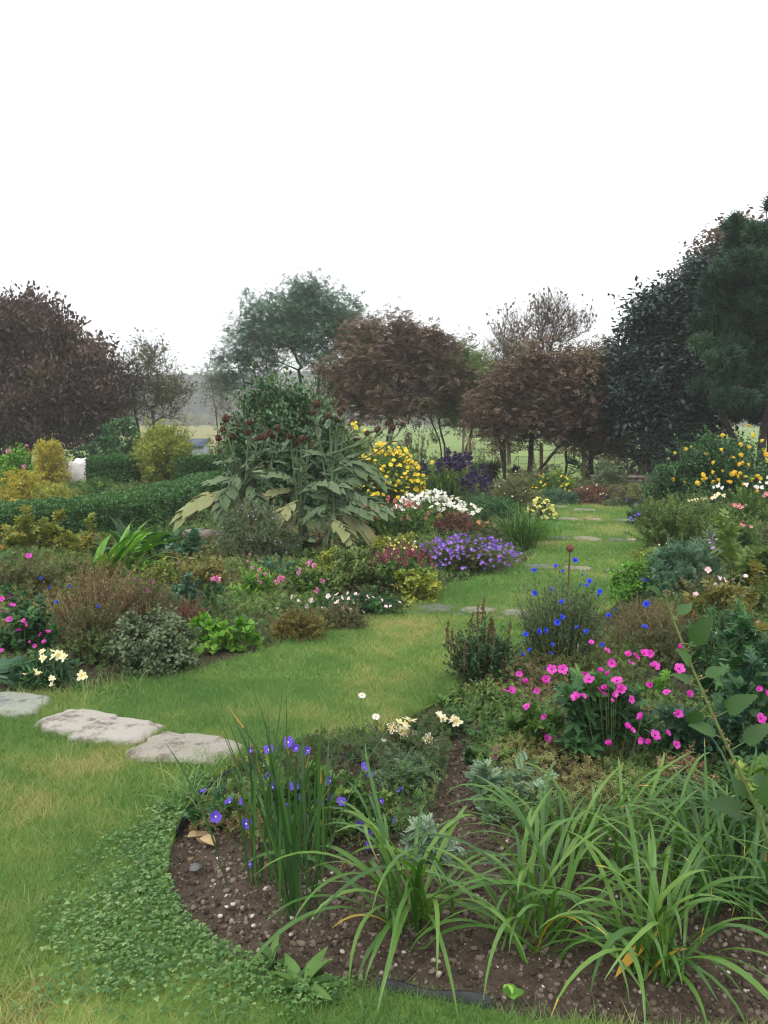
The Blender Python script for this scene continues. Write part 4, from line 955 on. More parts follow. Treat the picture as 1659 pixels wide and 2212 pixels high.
edging('black plastic edging curving round the bed under the purple flowers', [(382, 1812), (402, 1772), (440, 1722), (500, 1678)], .035)

# turf growing up against and over the stones
def fringe(px, py, hw, d, n, hh=.035):
    g = gp(px, py); r = hw/F*g[1]; th = rng.random(n)*6.283; k = rng.uniform(.93, 1.12, n); B = np.stack([g[0]+r*k*np.cos(th), g[1]+d*k*np.sin(th), np.full(n, .008)], -1)
    h_ = hh*rng.uniform(.5, 1.5, n); sx = rdir(n)*np.array([1, 1, 0])*.002; V = np.stack([B-sx, B+sx, B+np.c_[rng.normal(0, .5, (n, 2))*h_[:, None], h_]], 1)
    return V.reshape(-1, 3)
FR = [fringe(*q) for q in ((25, 1532, 80, .16, 1500), (170, 1575, 84, .17, 1800), (250, 1592, 88, .17, 1800), (412, 1632, 96, .15, 1800), (945, 1322, 46, .14, 1200, .05), (1030, 1326, 52, .12, 1300, .05), (1115, 1332, 42, .12, 900, .05), (1170, 1229, 42, .15, 900, .05), (1250, 1233, 36, .14, 800, .05), (1335, 1240, 32, .12, 700, .05), (1205, 1166, 28, .14, 600, .05), (1270, 1168, 32, .22, 700, .05), (1330, 1170, 22, .14, 500, .05))]
V = np.concatenate(FR); o = MB().add(V, np.arange(len(V)).reshape(-1, 3), np.clip(rng.normal(.3, .2, len(V)//3), 0, 1)).build('grass_fringe', B_['lawn_grass']); tag(o, 'longer grass growing against the edging and step stones', 'grass', kind='stuff')
# ================= planting =================
def Z(pts, ox, oy, k): return [(ox+k*x, oy+k*y) for x, y in pts]
PL = plant
# ---- back left ----
PL('spiraea', 'bright yellow feathery bush beside the white boulders', 'bush', 97, 1062, 948, 40, SPRIG, .07, 'yellow_fern', cover=7, upright=.6, stem='stem_brown')
PL('rose_bush', 'green rose bush at the left edge with single pink blooms', 'bush', 22, 1085, 962, 42, OVAL, .06, 'green_bright', cover=6, flowers=[(58, 962), (52, 1008), (18, 975)], fkey='pinkball', fsize=.05)
PL('fennel', 'feathery yellow-green plant below the rose bush at the left edge', 'herb', 30, 1110, 1015, 50, SPRIG, .055, 'yellow_fern', cover=6)
PL('fennel', 'olive-yellow feathery plant between the rose bush and the clipped box', 'herb', 105, 1112, 1045, 48, SPRIG, .05, 'green_yellow', cover=5)
PL('shrub', 'low bright green shrub in front of the white boulders', 'shrub', 195, 1078, 1032, 42, SPRIG, .06, 'green_mid', cover=6)
PL('shrub', 'dark green bush behind the clipped hedge, left of the round yellow-green bush', 'shrub', 250, 1030, 905, 50, OVAL, .12, 'green_dark', cover=7, stem='stem_brown')
PL('shrub', 'small dark green shrub spilling from under the dark beech', 'shrub', 190, 1015, 955, 45, OVAL, .1, 'green_dark', cover=5, stem='stem_brown')
PL('round_bush', 'round yellow-green bush on the terrace above the box hedge', 'bush', 342, 1062, 912, 72, SPRIG, .085, 'green_yellow', cover=8, stem='stem_brown', vb=(0, .75), stem_r=.006)
PL('ground_cover', 'grey-green creeping plants covering the bank below the round bush', 'shrub', 270, 1105, 1048, 75, SPRIG, .06, 'olive_leaf', cover=6)
PL('ground_cover', 'dark low plants on the bank between round bush and tall thistles', 'shrub', 410, 1090, 1045, 65, SPRIG, .06, 'green_dark', cover=6)
PL('lavender_mound', 'purplish grey low mound behind the box hedge', 'shrub', 225, 1100, 1062, 30, THIN, .06, 'green_grey', cover=5)
PL('bay_shrub', 'tall evergreen bush with pale silvery shoot tips behind the thistles', 'bush', 600, 1120, 815, 128, OVAL, .095, 'bay_leaf', cover=11, ns=420, stem='stem_brown', upl=.9, along=.8, stem_r=.01, irregular=.35, flat=.8, nmax=42000)
PL('bay_shrub', 'smaller glossy evergreen leaning against the tall pale-tipped bush', 'bush', 545, 1120, 920, 70, OVAL, .11, 'green_dark', cover=6, stem='stem_brown', upl=.8, stem_r=.008)
PL('shrub', 'dark shadowy shrub behind the thistle stems', 'shrub', 690, 1120, 930, 85, OVAL, .1, 'green_dark', cover=6, stem='stem_brown')

# ---- cardoons ----
LOBE = [.03, .22, .36, .34, .3, .16, .02]
def cardoon_leaf():
    ps = [leaf_tpl([.012, .03, .06, .07, .07, .05, .02], .2, .5)]
    for t_ in (.2, .3, .4, .5, .6, .7, .8, .88):
        for sd in (-1, 1):
            k_ = (.34-.5*abs(t_-.55)**1.5)*rng.uniform(.65, 1.2); v = leaf_tpl(LOBE, rng.uniform(.1, .4), rng.uniform(.1, .6))
            w = v[0]*np.array([rng.uniform(.7, 1.1), 1, 1])*k_; w = rotz(w, -sd*R(rng.uniform(30, 58))); w[:, 2] -= np.abs(w[:, 0])*rng.uniform(.1, .7)
            ps.append((w+np.array([0, t_+rng.uniform(-.03, .03), -.5*t_*t_]), v[1]))
    v = leaf_tpl([.1, .34, .38, .3, .16, .02], .3, .5); ps.append((v[0]*.26+np.array([0, .9, -.4]), v[1]))
    V, Fc = merge_tpl(ps); V[:, 2] -= .2*V[:, 1]**3; V[:, 0] += rng.normal(0, .09)*V[:, 1]**2
    return V, Fc
CLV = [cardoon_leaf() for _ in range(9)]
def cardoon(label, px, pyb, heads, leaves, stalk, old=()):
    g = gp(px, pyb); Yc = g[1]; root = thing('cardoon', label, 'thistle', tuple(g))
    top = at(stalk[0], stalk[1], Yc)-g
    t = np.linspace(0, 1, 8)[:, None]; P = top*t+np.array([.03, .02, 0])*np.sin(t*5)
    mb = MB(); tubes(mb, P[None], np.linspace(.028, .014, 8)[None], 7, .4)
    for (hx, hy, sz, k) in heads:
        w = at(hx, hy, Yc+rng.uniform(-.25, .2))-g; s0 = P[rng.integers(3, 7)]
        tt = np.linspace(0, 1, 7); c = s0*.5+w*.5+np.array([(w[0]-s0[0])*.3, 0, -.1*(w[2]-s0[2])])
        pp = np.stack([bez(s0, c, w-np.array([0, 0, .02]), np.full(1, q))[0] for q in tt]); tubes(mb, pp[None], np.linspace(.012, .008, 7)[None], 5, .5)
        put_flower(root, k, w, sz*.6/F*Yc, np.array([rng.normal(0, .25)+(w[0]-s0[0])*.5, -.15, 1]), 'flower_head')
        # small stem leaves under the heads
        n = 5; j = rng.integers(1, 7, n); fm = MB(); D = rdir(n, .7)
        scatter(fm, CLV[int(rng.integers(9))], pp[j], D, rdir(n, 2), rng.uniform(.07, .15, n), .4+.3*rng.random(n)); fm.build('stem_leaves', B_['cardoon_leaf'], root)
    mb.build('stalk', B_['cardoon_leaf'], root)
    for (ax, ay, bx, by, m) in leaves:
        A = at(ax, ay, Yc+rng.uniform(-.1, .1))-g; Bq = at(bx, by, Yc+rng.uniform(-.45, .1))-g; d = Bq-A; L = np.linalg.norm(d)*.85
        D = norm(d*np.array([1, 1, 1])+np.array([0, 0, .45*np.linalg.norm(d)]))
        lm = MB(); scatter(lm, CLV[int(rng.integers(9))], A[None], D[None], norm(np.array([[rng.normal(0, .2), -.35, 1]])), np.array([L]), np.array([.2+.5*rng.random()]))
        lm.build('leaf', B_[m], root)
    fm = MB()
    for _ in range(9): scatter(fm, CLV[int(rng.integers(9))], P[rng.integers(0, 4, 1)], rdir(1, .3), norm(rdir(1)*.3+np.array([0, -.2, 1])), rng.uniform(.2, .36, 1), rng.random(1)*.8)
    fm.build('lower_leaves', B_['cardoon_leaf'], root)
th = 'thistle'; tp = 'thistle_p'
cardoon('left cardoon with seven brown thistle heads and long drooping jagged leaves', 515, 1205,
        [(488, 906, 16, th), (482, 930, 13, th), (472, 948, 13, th), (503, 944, 15, th), (535, 935, 14, th), (538, 914, 12, th), (556, 948, 11, th), (570, 945, 14, th), (600, 925, 12, th), (583, 938, 14, th)],
        [(520, 1035, 470, 1100, 'cardoon_leaf'), (520, 1040, 445, 1030, 'cardoon_leaf'), (530, 1050, 580, 1090, 'cardoon_leaf'), (515, 1060, 385, 1110, 'cardoon_old'), (525, 1075, 540, 1135, 'cardoon_old'), (530, 1030, 590, 1010, 'cardoon_leaf'), (520, 1000, 480, 985, 'cardoon_leaf'), (515, 1020, 500, 1090, 'cardoon_leaf'), (530, 1020, 600, 1060, 'cardoon_leaf'), (520, 1060, 450, 1075, 'cardoon_old'), (525, 1010, 560, 960, 'cardoon_leaf')], (525, 990))
cardoon('middle cardoon with brown heads and one violet bloom among the grey leaves', 640, 1210,
        [(628, 942, 14, th), (650, 950, 14, th), (664, 948, 11, tp), (640, 960, 12, th), (672, 965, 10, th)],
        [(650, 1050, 600, 1010, 'cardoon_leaf'), (650, 1060, 720, 1030, 'cardoon_leaf'), (645, 1080, 590, 1140, 'cardoon_old'), (650, 1090, 700, 1130, 'cardoon_leaf'), (640, 1060, 560, 1070, 'cardoon_old'), (645, 1040, 620, 1120, 'cardoon_leaf'), (650, 1100, 600, 1165, 'cardoon_old'), (655, 1070, 740, 1075, 'cardoon_leaf')], (655, 1000))
cardoon('tall right cardoon with violet-topped thistle heads in front of the yellow daisies', 712, 1215,
        [(684, 874, 17, tp), (678, 892, 12, th), (712, 900, 14, th), (735, 893, 12, th), (728, 908, 12, th), (745, 884, 10, tp), (793, 937, 11, tp), (815, 930, 15, th), (848, 925, 13, th), (835, 915, 9, tp), (770, 950, 16, th), (870, 918, 10, th)],
        [(715, 1060, 640, 1050, 'cardoon_leaf'), (720, 1070, 830, 1085, 'cardoon_leaf'), (720, 1045, 790, 1030, 'cardoon_leaf'), (720, 1110, 830, 1170, 'cardoon_old'), (715, 1050, 700, 1130, 'cardoon_leaf'), (720, 1030, 770, 1090, 'cardoon_leaf'), (715, 1090, 650, 1130, 'cardoon_leaf'), (720, 1000, 800, 1000, 'cardoon_leaf'), (715, 990, 660, 965, 'cardoon_leaf'), (725, 1100, 790, 1100, 'cardoon_leaf'), (715, 1120, 770, 1180, 'cardoon_old'), (720, 1000, 830, 1020, 'cardoon_leaf')], (722, 940))
PL('withered_plant', 'clump of dead brown curled leaves under the tall right cardoon', 'plant', 690, 1215, 1120, 38, WILLOW, .09, 'brown_dry', 'stem_brown', cover=2.5)
PL('withered_plant', 'dead brown curled seed plant right of the cardoon foot', 'plant', 745, 1215, 1148, 30, WILLOW, .08, 'brown_dry', 'stem_brown', cover=3)

# ---- middle left bed, second row ----
PL('helenium', 'tall mound covered in bright yellow daisies behind the white anemones', 'plant', 838, 1118, 962, 76, WILLOW, .07, 'green_mid', cover=5, fn=260, fkey='helio', fsize=.036, flat=.75, upright=.3)
PL('helenium', 'upper yellow daisies showing above the tall right cardoon', 'plant', 775, 1112, 925, 62, WILLOW, .07, 'green_mid', cover=3, fn=48, fkey='helio', fsize=.04, upright=.5)
PL('helenium', 'low cluster of yellow daisies under the cardoon leaves', 'plant', 795, 1150, 1068, 36, WILLOW, .06, 'green_dark', cover=5, fn=20, fkey='helio', fsize=.032)
PL('salvia', 'dark indigo flower spikes over a broad green mound', 'plant', 975, 1110, 1005, 82, WILLOW, .06, 'green_mid', cover=6, fn=30, fkey='indigo', fsize=.3, fname='flower_spike', fup=1.2, upright=.4, flat=.7, fstem=False)
PL('salvia', 'dark violet spikes leaning over beside the white anemones', 'plant', 1035, 1120, 1045, 45, WILLOW, .05, 'green_grey', cover=5, fn=18, fkey='indigo', fsize=.26, fname='flower_spike', fup=1.2, fstem=False)
PL('helenium', 'yellow daisies peeping over the indigo spikes', 'plant', 955, 1100, 995, 65, WILLOW, .06, 'green_mid', cover=3, fn=60, fkey='helio', fsize=.036, Y=15.5)
PL('anemone', 'broad drift of white anemones in front of the yellow mound', 'plant', 930, 1165, 1062, 78, SPRIG, .05, 'green_mid', cover=5, fn=150, fkey='white', fsize=.036, fup=1.0, flat=.6, upright=.2)
PL('anemone', 'few white anemones at the right tip of the white drift', 'plant', 1015, 1160, 1088, 34, SPRIG, .045, 'green_mid', cover=4, fn=26, fkey='white', fsize=.034, fup=1.)
PL('penstemon', 'pink flower spikes on tall bright green stems below the white anemones', 'plant', 850, 1195, 1090, 105, WILLOW, .055, 'green_mid', cover=7, fn=44, fkey='coralspike', fsize=.085, fname='flower_spike', fup=.9, flat=.5, upright=.6, fstem=False)
PL('penstemon', 'pink spikes and green stems right behind the cardoon foot', 'plant', 770, 1190, 1110, 50, WILLOW, .055, 'green_dark', cover=6, fn=14, fkey='coralspike', fsize=.075, fname='flower_spike', fup=1., flat=.6, fstem=False)
PL('dark_shrub', 'dark red-brown leafy clump between penstemons and orange yarrow', 'shrub', 990, 1180, 1112, 55, SPRIG, .05, 'red_brown', cover=6)
PL('yarrow', 'flat apricot flower heads over brown-green foliage', 'plant', 1065, 1175, 1120, 45, FERNY, .06, 'brown_green', cover=5, flowers=[(1045, 1137), (1052, 1128), (1068, 1134), (1082, 1140), (1085, 1146), (1098, 1150), (1060, 1148), (1108, 1142), (1035, 1128)], fkey='apricot', fsize=.035)
PL('bush', 'brownish mixed bush with tiny mauve flowers before the small palms', 'bush', 1110, 1110, 1035, 55, SPRIG, .06, 'brown_green', cover=6, fn=22, fkey='palepink', fsize=.02)
PL('bush', 'dark green bush behind the orange yarrow', 'bush', 1060, 1140, 1070, 62, SPRIG, .055, 'green_dark', cover=6)
PL('lemon_mound', 'dense mound of pale lemon button flowers beside the lawn', 'plant', 1172, 1128, 1078, 30, FERNY, .05, 'green_grey', cover=6, fn=130, fkey='lemon', fsize=.03)
strap_plant('grass_tuft', 'arching green grassy tussock beside the lawn near the lemon mound', 'grass clump', 1122, 1188, 240, (.4, .8), (.008, .014), 'green_mid', th=(45, 88), dr=(40, 110), rad=.09)
strap_plant('grass_tuft', 'smaller grassy tuft right behind the arching tussock', 'grass clump', 1160, 1170, 160, (.3, .5), (.007, .012), 'green_bright', th=(40, 88), dr=(40, 110), rad=.12)
PL('geranium', 'wide mound of violet cranesbill spilling towards the lawn', 'plant', 1010, 1248, 1162, 112, PALM5S, .045, 'brown_green', cover=6, fn=230, fkey=['vio', 'pur', 'vio', 'vio', 'vio'], fsize=.025, flat=.7, fup=.5, depth=.7)
PL('geranium', 'violet and pale yellow flowers at the left end of the violet mound', 'plant', 895, 1252, 1170, 60, PALM5S, .042, 'brown_green', cover=6, fn=30, fkey=['pur', 'lemon', 'lemon', 'vio'], fsize=.018, flat=.7)
PL('potentilla', 'drift of tiny pale yellow flowers over brown-green leaves before the penstemons', 'plant', 855, 1225, 1158, 60, SPRIG, .04, 'green_yellow', cover=4, fn=60, fkey='lemon', fsize=.016)
PL('persicaria', 'thin crimson flower spikes above yellow-green leaves', 'plant', 865, 1300, 1195, 72, OVAL, .05, 'green_mid', cover=7, fn=60, fkey='crimson', fsize=.11, fname='flower_spike', fup=1.1, flat=.6, fstem=False)
PL('weigela', 'yellow-variegated leafy shrub at the lawn corner beside the first step row', 'shrub', 905, 1312, 1230, 58, OVAL, .045, 'green_yellow', cover=7, stem='stem_brown')
PL('weigela', 'yellow-green leafy shrub behind the pale pink cranesbill', 'shrub', 770, 1300, 1190, 75, OVAL, .042, 'olive_leaf', cover=6, stem='stem_brown')
PL('shrub', 'olive-green upright shrub with yellowish tips left of the crimson spikes', 'shrub', 720, 1285, 1170, 48, OVAL, .042, 'green_yellow', cover=6, vb=(0, .7), stem='stem_brown')
PL('aster', 'dusky blue-grey aster bush with tiny lilac stars in front of the cardoons', 'bush', 540, 1232, 1085, 88, THIN, .05, 'green_grey', 'stem_brown', cover=4, fn=60, fkey='lilac', fsize=.011, irregular=.3, stem_r=.0035, vb=(0, .6))
PL('peony', 'olive-yellow tree-peony foliage at the left edge below the box hedge', 'shrub', 55, 1225, 1108, 80, PEONY, .13, 'peony_leaf', 'stem_brown', cover=6, upl=.6)
PL('peony', 'yellowing lobed foliage plant between hedge and strappy green leaves', 'shrub', 185, 1230, 1130, 58, PEONY, .12, 'peony_leaf', 'stem_brown', cover=6, upl=.6)
PL('big_leaf_plant', 'dark green clump of large glossy leaves at the foot of the box hedge', 'plant', 350, 1225, 1128, 62, BIG, .2, 'green_dark', cover=5, upl=.8, along=.4)
PL('big_leaf_plant', 'clump of floppy broad leaves, partly yellowed, beside the short stone walling', 'plant', 400, 1240, 1150, 50, BIG, .17, 'green_blue', cover=5, upl=.4)
PL('withered_leaves', 'yellow-brown dying leaves drooping beside the aster bush', 'plant', 425, 1228, 1160, 24, BIG, .12, 'cardoon_old', 'stem_brown', cover=4)
strap_plant('crinum', 'clump of broad bright green strap leaves lying to the right', 'plant', 235, 1262, 44, (.5, .9), (.06, .09), 'green_bright', th=(25, 75), dr=(30, 90), rad=.1, azb=(0.1, .9), k=10)
strap_plant('crinum', 'broad dark green strap leaves behind the bright strap leaves', 'plant', 290, 1225, 40, (.4, .7), (.05, .08), 'green_dark', th=(25, 80), dr=(30, 90), rad=.1, k=10)
PL('persicaria', 'bronze-tinted green plant in the middle of the left bed', 'plant', 430, 1300, 1200, 62, OVAL, .045, 'olive_brown', cover=6)
PL('phlox', 'green broad-leaved phlox clump without flowers', 'plant', 385, 1330, 1245, 55, OVAL, .065, 'green_blue', cover=6)
PL('monarda', 'dark-leaved plant topped by one rosy pink shaggy bloom', 'plant', 463, 1325, 1242, 26, OVAL, .04, 'green_dark', cover=5, flowers=[(460, 1250), (468, 1251)], fkey='pinkball', fsize=.035, upright=.8)
PL('green_herb', 'bright green willow-leaved plant in the middle of the left bed', 'plant', 545, 1320, 1215, 52, WILLOW, .075, 'green_bright', cover=7, flowers=[(540, 1197), (535, 1212), (545, 1226), (560, 1232), (572, 1240)], fkey='pinkball', fsize=.018)
PL('phlox', 'green clump with round pink flower balls behind it', 'plant', 660, 1318, 1215, 58, OVAL, .05, 'green_mid', cover=6, flowers=Z([(800, 640), (785, 655), (825, 665), (735, 690), (728, 715), (610, 745), (630, 750), (590, 770), (840, 825), (465, 735), (480, 770), (515, 893), (875, 765)], 398, 995, .34), fkey='pinkball', fsize=.024)
PL('green_herb', 'fresh green leafy clump behind the willow-leaved plant', 'plant', 600, 1265, 1195, 45, OVAL, .05, 'green_blue', cover=5)
PL('geranium', 'low carpet of pale pink cranesbill along the lawn edge', 'plant', 780, 1338, 1278, 105, PALM5S, .035, 'green_dark', cover=6, depth=.5, flowers=Z([(685, 865), (915, 860), (970, 850), (1000, 870), (1045, 875), (1090, 845), (1110, 850), (1165, 865), (1200, 868), (1155, 885), (1100, 885), (1255, 885), (1280, 925), (1310, 925), (1370, 900), (975, 895), (945, 880), (810, 880), (820, 895), (800, 890), (875, 937), (893, 935), (1005, 943), (1055, 943), (1060, 970), (1135, 960), (725, 890), (740, 905), (640, 975), (590, 938), (780, 925), (1075, 905), (1040, 842), (960, 905)], 398, 995.4, .34), fkey='palepink', fsize=.02)
PL('sedum_edge', 'low russet-tipped foliage along the lawn behind the bright lettuce-like clump', 'plant', 640, 1392, 1318, 68, WILLOW, .032, 'olive_brown', 'stem_red', cover=9, depth=.5)
PL('sedum_edge', 'orange-brown low foliage continuing to the right along the lawn', 'plant', 735, 1368, 1305, 60, WILLOW, .032, 'brown_green', 'stem_red', cover=7, depth=.5)
PL('heuchera', 'bright lettuce-green mound of round crinkled leaves, larger left half', 'plant', 450, 1412, 1330, 46, ROUND, .05, 'green_bright', cover=8, depth=.7, upl=.7)
PL('heuchera', 'bright lettuce-green mound of round crinkled leaves, lower right half', 'plant', 520, 1408, 1342, 42, ROUND, .06, 'green_bright', cover=8, depth=.7, upl=.7)
PL('heuchera', 'few round bright leaves below the grey-green sage bush', 'plant', 405, 1440, 1392, 20, ROUND, .06, 'green_bright', cover=6, upl=.7)
PL('sage', 'grey-green brownish sage bush at the lawn edge', 'bush', 315, 1472, 1318, 92, OVAL, .036, 'green_grey', 'stem_brown', cover=8, vb=(0, .7), irregular=.35)
PL('spent_shrub', 'reddish seed-headed sprawl behind the sage bush', 'plant', 385, 1400, 1300, 60, THIN, .04, 'red_brown', 'stem_red', cover=5)
PL('spent_cornflower', 'large dry brown mass of wiry stems with a few blue cornflowers', 'plant', 165, 1425, 1195, 118, THIN, .03, 'brown_dry', 'stem_brown', cover=1.1, ns=520, flowers=Z([(315, 612), (260, 552), (435, 605), (625, 730), (362, 703), (558, 880)], 0, 1061.8, .34), fkey='corn', fsize=.016, lean=(.12, 0), upright=.3, t0=.5, stem_r=.0022, rise=.5)
PL('dry_stems', 'brown bushy undergrowth beneath the dry cornflower stems', 'plant', 185, 1445, 1290, 85, THIN, .035, 'brown_green', 'stem_brown', cover=5)
PL('seed_plant', 'pinkish-brown seeding plant between the dry stems and the phlox', 'plant', 290, 1395, 1240, 75, THIN, .035, 'brown_green', 'stem_brown', cover=2.5, ns=300, fn=40, fkey='seed', fsize=.007, vb=(0, .9))
PL('geranium', 'magenta cranesbill with dark leaves at the left edge', 'plant', 35, 1445, 1275, 80, PALM5S, .06, 'green_dark', cover=6, flowers=Z([(55, 660), (20, 765), (150, 820), (158, 845), (120, 885), (258, 910), (305, 900), (195, 955), (280, 955), (220, 980), (80, 722), (10, 685), (60, 815), (10, 1010), (183, 408)], 0, 1061.8, .34), fkey='mag', fsize=.022)
PL('geranium', 'thin sprawl with scattered magenta flowers above the sage bush', 'plant', 300, 1360, 1230, 70, PALM5S, .035, 'brown_green', cover=2.5, flowers=Z([(860, 562), (965, 572), (825, 665), (935, 632), (875, 745)], 0, 1061.8, .34), fkey='mag', fsize=.018)
PL('bedding', 'brown-green filler foliage at the left edge above the magenta cranesbill', 'plant', 30, 1330, 1190, 90, SPRIG, .05, 'brown_green', 'stem_brown', cover=6)
PL('rose_leaf', 'yellowish-green low foliage behind the dry cornflower stems', 'plant', 120, 1290, 1190, 95, SPRIG, .05, 'olive_leaf', 'stem_brown', cover=6)
PL('bedding', 'olive-bronze low foliage between the bright strap leaves and the bronze plant', 'plant', 330, 1290, 1215, 60, OVAL, .045, 'green_yellow', 'stem_brown', cover=6, vb=(0, .7))
PL('alstroemeria', 'cream lily-like flowers in two bunches beside the front edging stones', 'plant', 75, 1502, 1415, 82, WILLOW, .07, 'green_dark', cover=6, flowers=Z([(270, 1020), (350, 1050), (410, 1055), (275, 1060), (330, 1020), (155, 1165), (245, 1165), (330, 1190), (335, 1225), (520, 1170), (380, 1040), (225, 1150)], 0, 1061.8, .34), fkey='cream', fsize=.032, depth=.6)
PL('glaucous_plant', 'large round blue-green leaves at the left edge behind the cream flowers', 'plant', 28, 1490, 1425, 50, ROUND, .12, 'green_blue', cover=3, upl=1.)
strap_plant('grass_tuft', 'uncut grass tuft at the lawn edge left of the sage bush', 'grass clump', 205, 1500, 160, (.07, .16), (.003, .005), 'lawn_grass', th=(30, 88), dr=(20, 90), rad=.16)

# ---- far end ----
PL('marguerite', 'dark green bush dotted with small yellow flowers at the far end of the lawn', 'bush', 1205, 1082, 1020, 50, SPRIG, .06, 'green_mid', cover=6, fn=75, fkey='helio', fsize=.03)
PL('end_border', 'dark grey-green low planting at the far end of the lawn', 'plant', 1215, 1092, 1058, 40, SPRIG, .05, 'green_blue', cover=6)
PL('end_border', 'red-brown low planting at the far end of the lawn', 'plant', 1290, 1092, 1050, 52, SPRIG, .05, 'red_brown', cover=7, fn=16, fkey='cream', fsize=.025)
PL('end_border', 'brown-green bushy planting before the stone wall', 'plant', 1370, 1095, 1048, 60, SPRIG, .05, 'brown_green', cover=7, fn=18, fkey='pur', fsize=.024)
PL('end_border', 'grey-green cushion at the far right corner of the lawn', 'plant', 1335, 1098, 1078, 26, SPRIG, .04, 'green_grey', cover=6)
PL('end_shrub', 'dark twiggy shrub in front of the wire fence', 'shrub', 1325, 1062, 985, 35, SPRIG, .07, 'green_grey', 'stem_brown', cover=4)
PL('end_border', 'mauve-flowered loose bush behind the far corner of the left border', 'plant', 1145, 1075, 1015, 50, SPRIG, .06, 'brown_green', cover=5, fn=24, fkey='palepink', fsize=.02)

# ---- right border, far to near ----
PL('rudbeckia', 'tall dark bush carrying golden yellow drooping daisies', 'bush', 1580, 1110, 935, 135, OVAL, .075, 'green_dark', cover=7, nmax=30000, flat=.8, depth=.6, ball=.3, fkey='rud', fn=14, fsize=.055, flowers=[(1800*.6636+x*.3, 431+y*.3) for x, y in [(1500, 1730), (1355, 1760), (1415, 1775), (1220, 1795), (1540, 1830), (1530, 1800), (1300, 1850), (1370, 1885), (1335, 1900), (1415, 1905), (1160, 1960), (1145, 1890), (1095, 1985), (1290, 1970), (1320, 1960), (1350, 1965), (1385, 1990), (1470, 1980), (1270, 2025), (1290, 2030), (1365, 2045), (1050, 2035), (1150, 2025), (1430, 2010), (1410, 1620), (1450, 1690), (1085, 1970), (1340, 1990), (1545, 1840), (1225, 1950), (1360, 1830), (1500, 2000)]])
PL('dark_shrub', 'dark purplish-green shrub below the golden daisies', 'shrub', 1475, 1105, 1000, 62, OVAL, .06, 'green_dark', 'stem_brown', cover=7)
PL('anemone', 'white anemones at the right edge below the golden daisies', 'plant', 1630, 1150, 1050, 60, SPRIG, .05, 'green_mid', cover=6, flowers=Z([(1490, 183), (1560, 195), (1575, 205), (1612, 205), (1655, 130), (1650, 170), (1270, 195), (1310, 210), (1240, 205), (1280, 185), (1595, 165), (1600, 215)], 1194.5, 995.4, .28), fkey='white', fsize=.034)
PL('alstroemeria', 'row of cream flowers above the green middle of the right border', 'plant', 1525, 1160, 1068, 68, WILLOW, .05, 'olive_leaf', cover=6, flowers=Z([(1045, 310), (1070, 305), (1095, 300), (1115, 300), (1140, 295), (1165, 295), (1180, 290), (1100, 315), (1235, 290), (1255, 275), (1275, 260), (1300, 265), (1320, 270), (1225, 295)], 1194.5, 995.4, .28), fkey='cream', fsize=.032)
PL('geranium', 'purple cranesbill with one cream bloom at the far right corner of the lawn', 'plant', 1400, 1140, 1085, 42, PALM5S, .05, 'green_dark', cover=6, flowers=Z([(620, 395), (635, 425), (655, 425), (620, 460), (640, 335), (680, 300), (745, 435), (785, 375), (805, 445), (865, 380), (865, 395), (770, 400), (660, 410), (600, 440)], 1194.5, 995.4, .28), fkey='pur', fsize=.03)
PL('alstroemeria', 'two cream blooms beside the purple cranesbill at the far corner', 'plant', 1430, 1145, 1105, 22, WILLOW, .05, 'green_mid', cover=5, flowers=[(1428, 1115), (1436, 1114)], fkey='cream', fsize=.035)
PL('meadow_plant', 'tall thin-leaved green planting in the middle of the right border', 'plant', 1470, 1215, 1070, 95, WILLOW, .055, 'olive_leaf', cover=7, upright=.6, flat=.6)
PL('penstemon', 'coral-pink flowers on green stems near the right edge', 'plant', 1590, 1210, 1085, 75, WILLOW, .055, 'green_mid', cover=7, flowers=Z([(1380, 340), (1460, 360), (1490, 345), (1450, 375), (1465, 465), (1455, 490), (1475, 505), (1530, 510), (1640, 260), (1630, 275), (1440, 350), (1400, 345)], 1194.5, 995.4, .28), fkey='coral', fsize=.03, upright=.6)
PL('aster', 'lilac aster heads in the middle of the right border', 'plant', 1555, 1240, 1150, 50, WILLOW, .05, 'green_grey', cover=6, flowers=Z([(1215, 590), (1240, 575), (1260, 585), (1205, 610), (1230, 600), (1265, 605), (1275, 620), (1235, 630), (1250, 620), (1210, 630), (1270, 595), (1375, 555), (1390, 575), (1365, 570), (1400, 565), (1225, 650), (1250, 665), (1270, 680), (1290, 700), (1235, 670), (1215, 680), (1310, 720), (1280, 715)], 1194.5, 995.4, .28), fkey='lilac', fsize=.022)
PL('tree_peony', 'bright yellow-green lobed foliage bush at the right edge', 'shrub', 1630, 1370, 1065, 95, PEONY, .17, 'olive_leaf', 'stem_brown', cover=5, upl=.7, irregular=.35, stem_r=.005)
PL('tree_peony', 'bronzed lobed foliage with brown curled leaves at the right edge', 'shrub', 1600, 1440, 1190, 98, PEONY, .13, 'olive_brown', 'stem_brown', cover=4)
PL('potentilla', 'tiny yellow flowers above pinkish stems at the border edge', 'plant', 1450, 1265, 1178, 72, SPRIG, .042, 'green_yellow', cover=5, fn=40, fkey='lemon', fsize=.014, vb=(0, .6))
PL('green_mound', 'fresh green small-leaved mound spilling towards the lawn', 'plant', 1400, 1315, 1205, 70, OVAL, .035, 'green_bright', cover=7, vb=(0, .8))
PL('green_mound', 'mid-green leafy mound right of the spilling mound', 'plant', 1500, 1330, 1170, 85, SPRIG, .045, 'green_blue', cover=7)
PL('bedding', 'brown-green tangled foliage under the bronzed bush', 'plant', 1560, 1400, 1235, 95, SPRIG, .05, 'brown_green', 'stem_brown', cover=6, fn=8, fkey='palepink', fsize=.022)
